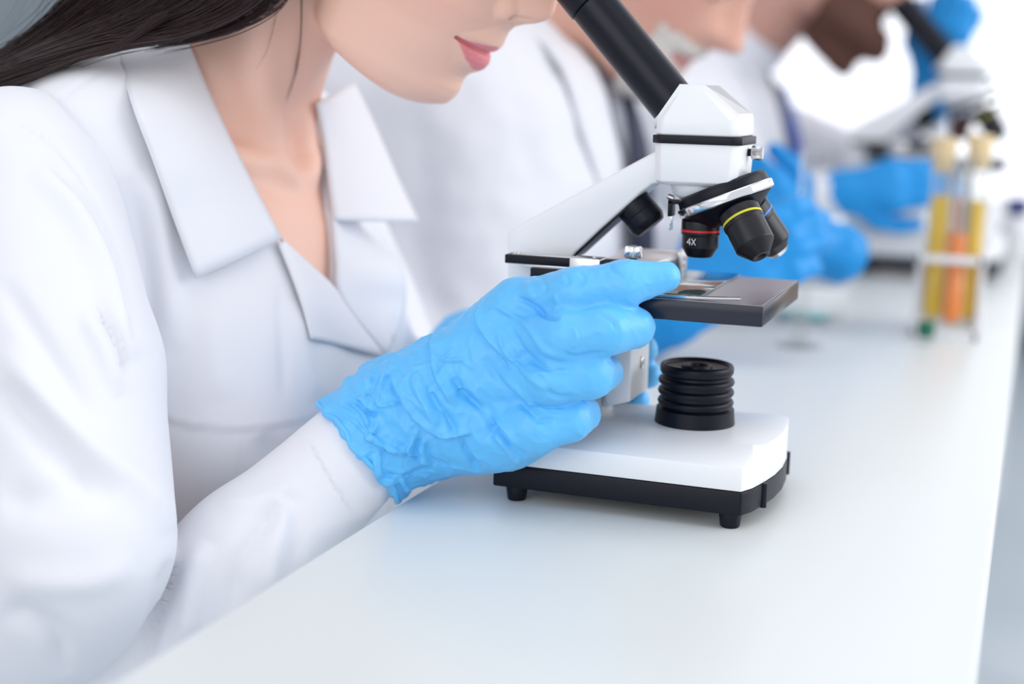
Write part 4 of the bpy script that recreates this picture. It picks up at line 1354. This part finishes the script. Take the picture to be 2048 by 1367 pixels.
def far_man(label, S, pitch, scale, chest, yc, arms, gloves, tie_mat, beard, hair_mat, beard_mat, skin, tilt=0.0):
    T = thing('person', (chest[0], yc, FLOOR), label, 'person', 'people in lab coats along the bench')
    H = Head(S, pitch, scale, prof=MAN_PROFILE, nosew=17.5)
    cx, cz = chest
    base = np.array([cx - 20, yc, cz + 150])
    nk = H.world(-20, -120, 0)
    def torso(P, g=0.0):
        d = ell(P, (cx, yc, cz), (112 + g, 185 + g, 215 + g))
        d = smin(d, cap(P, (cx - 35, yc - 120, cz + 128), (cx - 35, yc + 120, cz + 128), 56 + g, 56 + g), 60)
        d = smin(d, cap(P, (cx - 52, yc - 40, cz + 160), (cx - 52, yc + 40, cz + 160), 56 + g, 56 + g), 50)
        d = smin(d, cap(P, (cx - 125, yc - 90, cz + 125), (cx - 125, yc + 90, cz + 125), 76 + g, 76 + g), 60)
        return smin(d, cap(P, (cx - 40, yc, cz - 100), (cx - 60, yc, cz - 360), 130 + g, 135 + g), 60)
    def skin_fn(P):
        d = smin(H.sdf(P), cap(P, nk, base, 58, 64), 14)
        d = smin(d, torso(P, -22), 20)
        for a in arms:
            d = np.minimum(d, chain(P, a, [44, 36, 25], 4))
        return d
    pts = [(cx - 230, yc - 230, cz - 330), (cx + 130, yc + 230, cz + 250), H.world(150, -80, 0), H.world(0, 10, 0), H.world(60, -190, 0)] + [q for a in arms for q in a]
    lo, hi = box_of(pts, 70)
    lo[2] = max(lo[2], cz - 340)
    V, F = mesh_sdf(skin_fn, lo, hi, 5.0)
    b = fast_obj('body', relax(V, F, 1, 0.3), F, M['skin'], T)
    tint(b, H.colours(V, skin=skin, lip=(0.62, 0.29, 0.26)))
    V0 = np.array([cx + 100, yc])
    # the coat: open in a narrow V over shirt and tie
    wedge = np.array([(yc - 62, cz + 270), (yc - 46, cz + 160), (yc, cz - 40), (yc + 46, cz + 160), (yc + 62, cz + 270)])
    def coat_fn(P):
        d = torso(P, 4)
        d = smax(d, -np.maximum(sd_poly(P[:, 1:3], wedge), -(P[:, 0] - cx + 30)), 3)
        for a in arms:
            d = smin(d, chain(P, a, [64, 50, 33], 10), 12)
        return smax(d, -(P[:, 2] - (cz - 330)), 6)
    add_part('lab_coat', coat_fn, lo, hi, 5.0, M['coat'], T, 7.0, 60.0)
    add_part('shirt', lambda P: smax(np.maximum(torso(P, -3), -(P[:, 0] - cx)), sd_poly(P[:, 1:3], wedge) - 14, 3), (cx - 20, yc - 90, cz - 80), (cx + 140, yc + 90, cz + 270), 5.0, M['shirt'], T)
    # tie: knot and blade following the chest
    tz = np.linspace(cz + 150, cz - 30, 9)
    tf = lambda P: torso(P, 15)
    tp = []
    for z in tz:
        xs = np.arange(cx + 140, cx - 60, -1.0)
        f = tf(np.stack([xs, np.full_like(xs, yc), np.full_like(xs, z)], 1))
        tp.append((xs[np.argmax(f < 0)] + 3, yc, z))
    V, F = sweep(tp, [19, 15, 22, 26, 28, 30, 32, 34, 34], 12, 0.22, up=(1, 0, 0))
    obj('tie', bm_from((V, F)), tie_mat, T)
    for sg in (-1, 1):
        row = []
        for z, w0, w1 in ((cz + 235, 52, 90), (cz + 170, 44, 92), (cz + 90, 32, 92), (cz + 10, 12, 60)):
            r = []
            for w in (w0, (w0 + w1) / 2, w1):
                xs = np.arange(cx + 160, cx - 150, -1.0)
                f = torso(np.stack([xs, np.full_like(xs, yc + sg * w), np.full_like(xs, z)], 1), 4)
                r.append((xs[np.argmax(f < 0)] + 4 if (f < 0).any() else cx - 60, yc + sg * w, z))
            row.append(r)
        obj('lapel', cloth_patch(row, 2.4, 14, 8, 2.0), M['coat'], T)
    ctop = base + (nk - base) * 0.55
    cd = (nk - base) / np.linalg.norm(nk - base)
    cl_ = lambda P: np.maximum(np.maximum(cap(P, base, ctop, 80, 73), halfspace(P, ctop, cd)), -sd_poly(P[:, 1:3], wedge * 1.0) * (P[:, 0] > cx - 10) - 200 * (P[:, 0] <= cx - 10))
    l5, h5 = box_of([base, ctop], 90)
    add_part('collar', cl_, l5, h5, 4.0, M['coat'], T, 1.5, 30.0)
    for wr, bk, joints in gloves:
        fn = glove_fn(wr, bk, joints)
        l2, h2 = box_of([wr, bk] + [q for p_, r_ in joints for q in p_], 45)
        add_part('glove', fn, l2, h2, 3.0, M['glove_far'], T, 2.0, 14.0)
    def hair_fn(P):
        t, f, l = H.loc(P)
        d = np.maximum(H.sdf(P) - 7 * scale, -(t - 94 - 1.15 * (f + 8)))
        return np.maximum(d, -(t - 20))
    l3, h3 = box_of([H.world(165, -90, 0), H.world(90, -215, 0), H.world(40, -100, 90), H.world(40, -100, -90), H.world(90, 10, 0)], 20)
    add_part('hair', hair_fn, l3, h3, 5.0, hair_mat, T, 5.0, 14.0)
    def beard_fn(P):
        t, f, l = H.loc(P)
        g = beard * np.clip((-t - 4) / 40, 0.12, 1.0)
        d = H.sdf(P) - g * scale
        d = np.maximum(d, t + 3 + 0.35 * np.abs(l) * 0)
        d = np.maximum(d, -(f + (66 if beard > 10 else 38)))
        lips = np.hypot((t + 22) / 8.5, l / 24.0) - 1
        return np.maximum(d, -lips * 8)
    l4, h4 = box_of([H.world(0, 25, 0), H.world(-95, -10, 0), H.world(-60, -100, 0), H.world(-30, -60, 70), H.world(-30, -60, -70)], 25)
    add_part('beard', beard_fn, l4, h4, 3.5, beard_mat, T, 3.0, 9.0)
    add_eyes(H, T)
    return T

w1_ = Y(1345, 628, 420); 
g1 = hand_joints(w1_, Y(1450, 560, 430) - w1_, (0, -1, 0.25), (10, 22, 25))
w2_ = Y(1612, 486, 640)
g2 = hand_joints(w2_, Y(1540, 415, 640) - w2_, (0.2, -1, 0.3), (10, 25, 30), -1, 0.9)
far_man('grey bearded man in a white coat with navy tie, second along the bench', Y(1420, 95, 520), 40, 1.12,
        (-302, 112), 515,
        [[(-370, 400, 220), (-360, 345, -4), tuple(w1_ - np.array([22, 0, 4]))], [(-350, 745, 220), (-260, 800, 50), tuple(w2_ + np.array([20, 60, -20]))]],
        [(w1_, w1_ - np.array([24, 0, 10]), g1), (w2_, w2_ + np.array([30, 20, -10]), g2)],
        M['tie'], 5.0, M['grey_hair'], M['grey_hair'], (0.74, 0.42, 0.32))
w3_ = Y(1676, 385, 1080)
g3 = hand_joints(w3_, Y(1786, 370, 1080) - w3_, (0, -1, 0.3), (8, 14, 16), -1, 0.9)
w4_ = Y(1866, 172, 1330)
g4 = hand_joints(w4_, Y(1890, 72, 1320) - w4_, (-0.2, -1, 0.1), (20, 60, 60))
far_man('brown bearded man in a white coat, farthest along the bench at the far microscope', Y(1780, 12, 1250), 34, 1.04,
        (-277, 105), 1300,
        [[(-315, 1110, 215), (-235, 1060, 90), tuple(w3_ - np.array([14, 0, 4]))], [(-315, 1480, 215), (-60, 1500, 120), tuple(w4_ - np.array([10, -10, 40]))]],
        [(w3_, w3_ - np.array([40, 0, 10]), g3), (w4_, w4_ - np.array([4, -6, 30]), g4)],
        M['shirt_blue'], 26.0, M['beard'], M['beard'], (0.62, 0.34, 0.27))
# ------------------------------------------------------------------ the far microscope and the glassware on the bench
far_scope = build_microscope(78, 1255, 'far microscope out of focus beyond the test tubes, used by the brown bearded man')

far_scope.scale = (1.27, 1.27, 1.27)   # a taller model of the same make-up

def test_tube(loc, tilt, r, L, liquid, level, label, stopper=True):
    T = thing('test_tube', loc, label, 'test tube', 'test tubes in the white rack')
    d = Vector((math.sin(math.radians(tilt)), 0, math.cos(math.radians(tilt))))
    O = Vector(loc)
    bot = [(r * math.sin(a), r - r * math.cos(a)) for a in np.linspace(0, math.pi / 2, 9)]
    ri = r - 1.1
    inn = [(ri * math.sin(a), r - ri * math.cos(a)) for a in np.linspace(0, math.pi / 2, 9)]
    prof = bot + [(r, L - 2), (r + 1.2, L - 1), (r + 1.0, L), (ri, L)] + inn[::-1]
    obj('tube', lathe(prof, O, d, 32), M['glass'], T)
    rl = ri - 0.15
    lq = [(rl * math.sin(a), r - rl * math.cos(a)) for a in np.linspace(0, math.pi / 2, 9)] + [(rl, level), (0, level)]
    obj('liquid', lathe(lq, O, d, 32), liquid, T)
    if stopper:
        obj('stopper', lathe(rounded([(0, L - 16), (ri - 0.3, L - 16), (r + 2.2, L + 20), (0, L + 20)], 1.2), O, d, 28), M['cork'], T)
    return T
RY = 720
def tx(px, py):   # bench position under a point of the photo, in the rack's plane
    return float(Y(px, py, RY)[0])
zb = 12
test_tube((tx(1866, 600), RY, zb), 0, 11.5, 172, M['amber'], 132, 'corked test tube of amber liquid at the left of the rack')
test_tube((tx(1904, 640), RY - 26, zb), 0, 11.5, 172, M['orange'], 96, 'test tube of deep orange liquid at the front of the rack', False)
test_tube((tx(1936, 600), RY + 6, zb), 0, 11.5, 176, M['amber'], 128, 'corked test tube of yellow liquid at the right of the rack')
test_tube((tx(1885, 600), RY + 44, zb), 0, 11.5, 172, M['orange'], 128, 'test tube of orange liquid behind the two corked ones', False)
rk = thing('test_tube_rack', (tx(1910, 560), RY, 0), 'white plastic rack holding the amber and orange test tubes', 'rack')
x0, x1 = tx(1832, 560), tx(1968, 560)
for z in (0.0, 78.0):
    obj('shelf', merge(box((x0, RY - 46, z), (x1, RY - 38.5, z + 8), 1), box((x0, RY + 57, z), (x1, RY + 64, z + 8), 1), box((x0, RY - 46, z), (x0 + 6, RY + 64, z + 8), 1), box((x1 - 6, RY - 46, z), (x1, RY + 64, z + 8), 1)), M['rack'], rk, auto=40)
for xx in (x0, x1 - 6):
    obj('side_panel', box((xx, RY - 10, 0), (xx + 6, RY + 20, 84), 1), M['rack'], rk, auto=40)

# small vial with a green cap in front of the rack
vx, vy, _ = on(1854, 640, 2, 0)
vy = 640; vx = float(Y(1854, 632, vy)[0])
vt = thing('vial', (vx, vy, 0), 'little glass vial with a dark green cap in front of the rack', 'vial')
obj('glass', lathe(rounded([(0, 0), (8, 0), (8, 8), (0, 8)], 1), (vx, vy, 0), (0, 0, 1), 24), M['glass'], vt)
obj('cap', lathe(rounded([(0, 6), (8.6, 6), (8.6, 22), (0, 22)], 1.5), (vx, vy, 0), (0, 0, 1), 24), M['green'], vt)

# tall clear measuring cylinder
gx, gy = float(Y(1604, 570, 560)[0]), 560
mc = thing('measuring_cylinder', (gx, gy, 0), 'tall clear glass measuring cylinder standing beside the blue gloves', 'measuring cylinder')
obj('tube', lathe([(0, 4), (9, 4), (9, 190), (10.5, 193), (9.4, 194), (7.9, 190), (7.9, 6), (0, 6)], (gx, gy, 0), (0, 0, 1), 32), M['glass'], mc)
obj('base', lathe(rounded([(0, 0), (22, 0), (22, 3), (10, 5), (0, 5)], 0.8), (gx, gy, 0), (0, 0, 1), 32), M['glass'], mc)

# shallow dish with a teal liquid
px_, py_, _ = on(1606, 634, 2, 0)
pd = thing('petri_dish', (px_, py_, 0), 'shallow glass petri dish with teal liquid behind the stage', 'petri dish')
obj('dish', lathe([(0, 0), (44, 0), (45, 14), (43.6, 14), (42.8, 1.6), (0, 1.6)], (px_, py_, 0), (0, 0, 1), 48), M['glass'], pd)
obj('liquid', lathe([(0, 1.7), (30, 1.7), (30, 4.5), (0, 4.5)], (px_, py_, 0), (0, 0, 1), 40), M['teal'], pd)

# bottle with a navy cap by the far microscope
bx, by, _ = on(2034, 440, 2, 0)
by = 1500; bx = 160
bt = thing('bottle', (bx, by, 0), 'white bottle with navy cap at the outer edge of the far bench', 'bottle')
obj('bottle_body', lathe(rounded([(0, 0), (26, 0), (26, 52), (14, 66), (14, 74), (0, 74)], 3), (bx, by, 0), (0, 0, 1), 32), M['rack'], bt)
obj('cap', lathe(rounded([(0, 70), (17, 70), (17, 96), (0, 96)], 2), (bx, by, 0), (0, 0, 1), 32), M['navy'], bt)

# a wooden stool out beyond the bench
sx, sy = 395, 1500
st_ = thing('wooden_stool', (sx, sy, FLOOR), 'pale wooden stool standing beyond the right edge of the bench', 'stool')
obj('seat', lathe(rounded([(0, -95), (165, -95), (170, -70), (165, -40), (0, -40)], 8), (sx, sy, 0), (0, 0, 1), 40), M['wood'], st_)
for k in range(4):
    a = math.pi / 4 + k * math.pi / 2
    obj('leg', bm_from(sweep([(sx + 110 * math.cos(a), sy + 110 * math.sin(a), -90), (sx + 165 * math.cos(a), sy + 165 * math.sin(a), FLOOR)], [20, 17], 12)), M['wood'], st_)
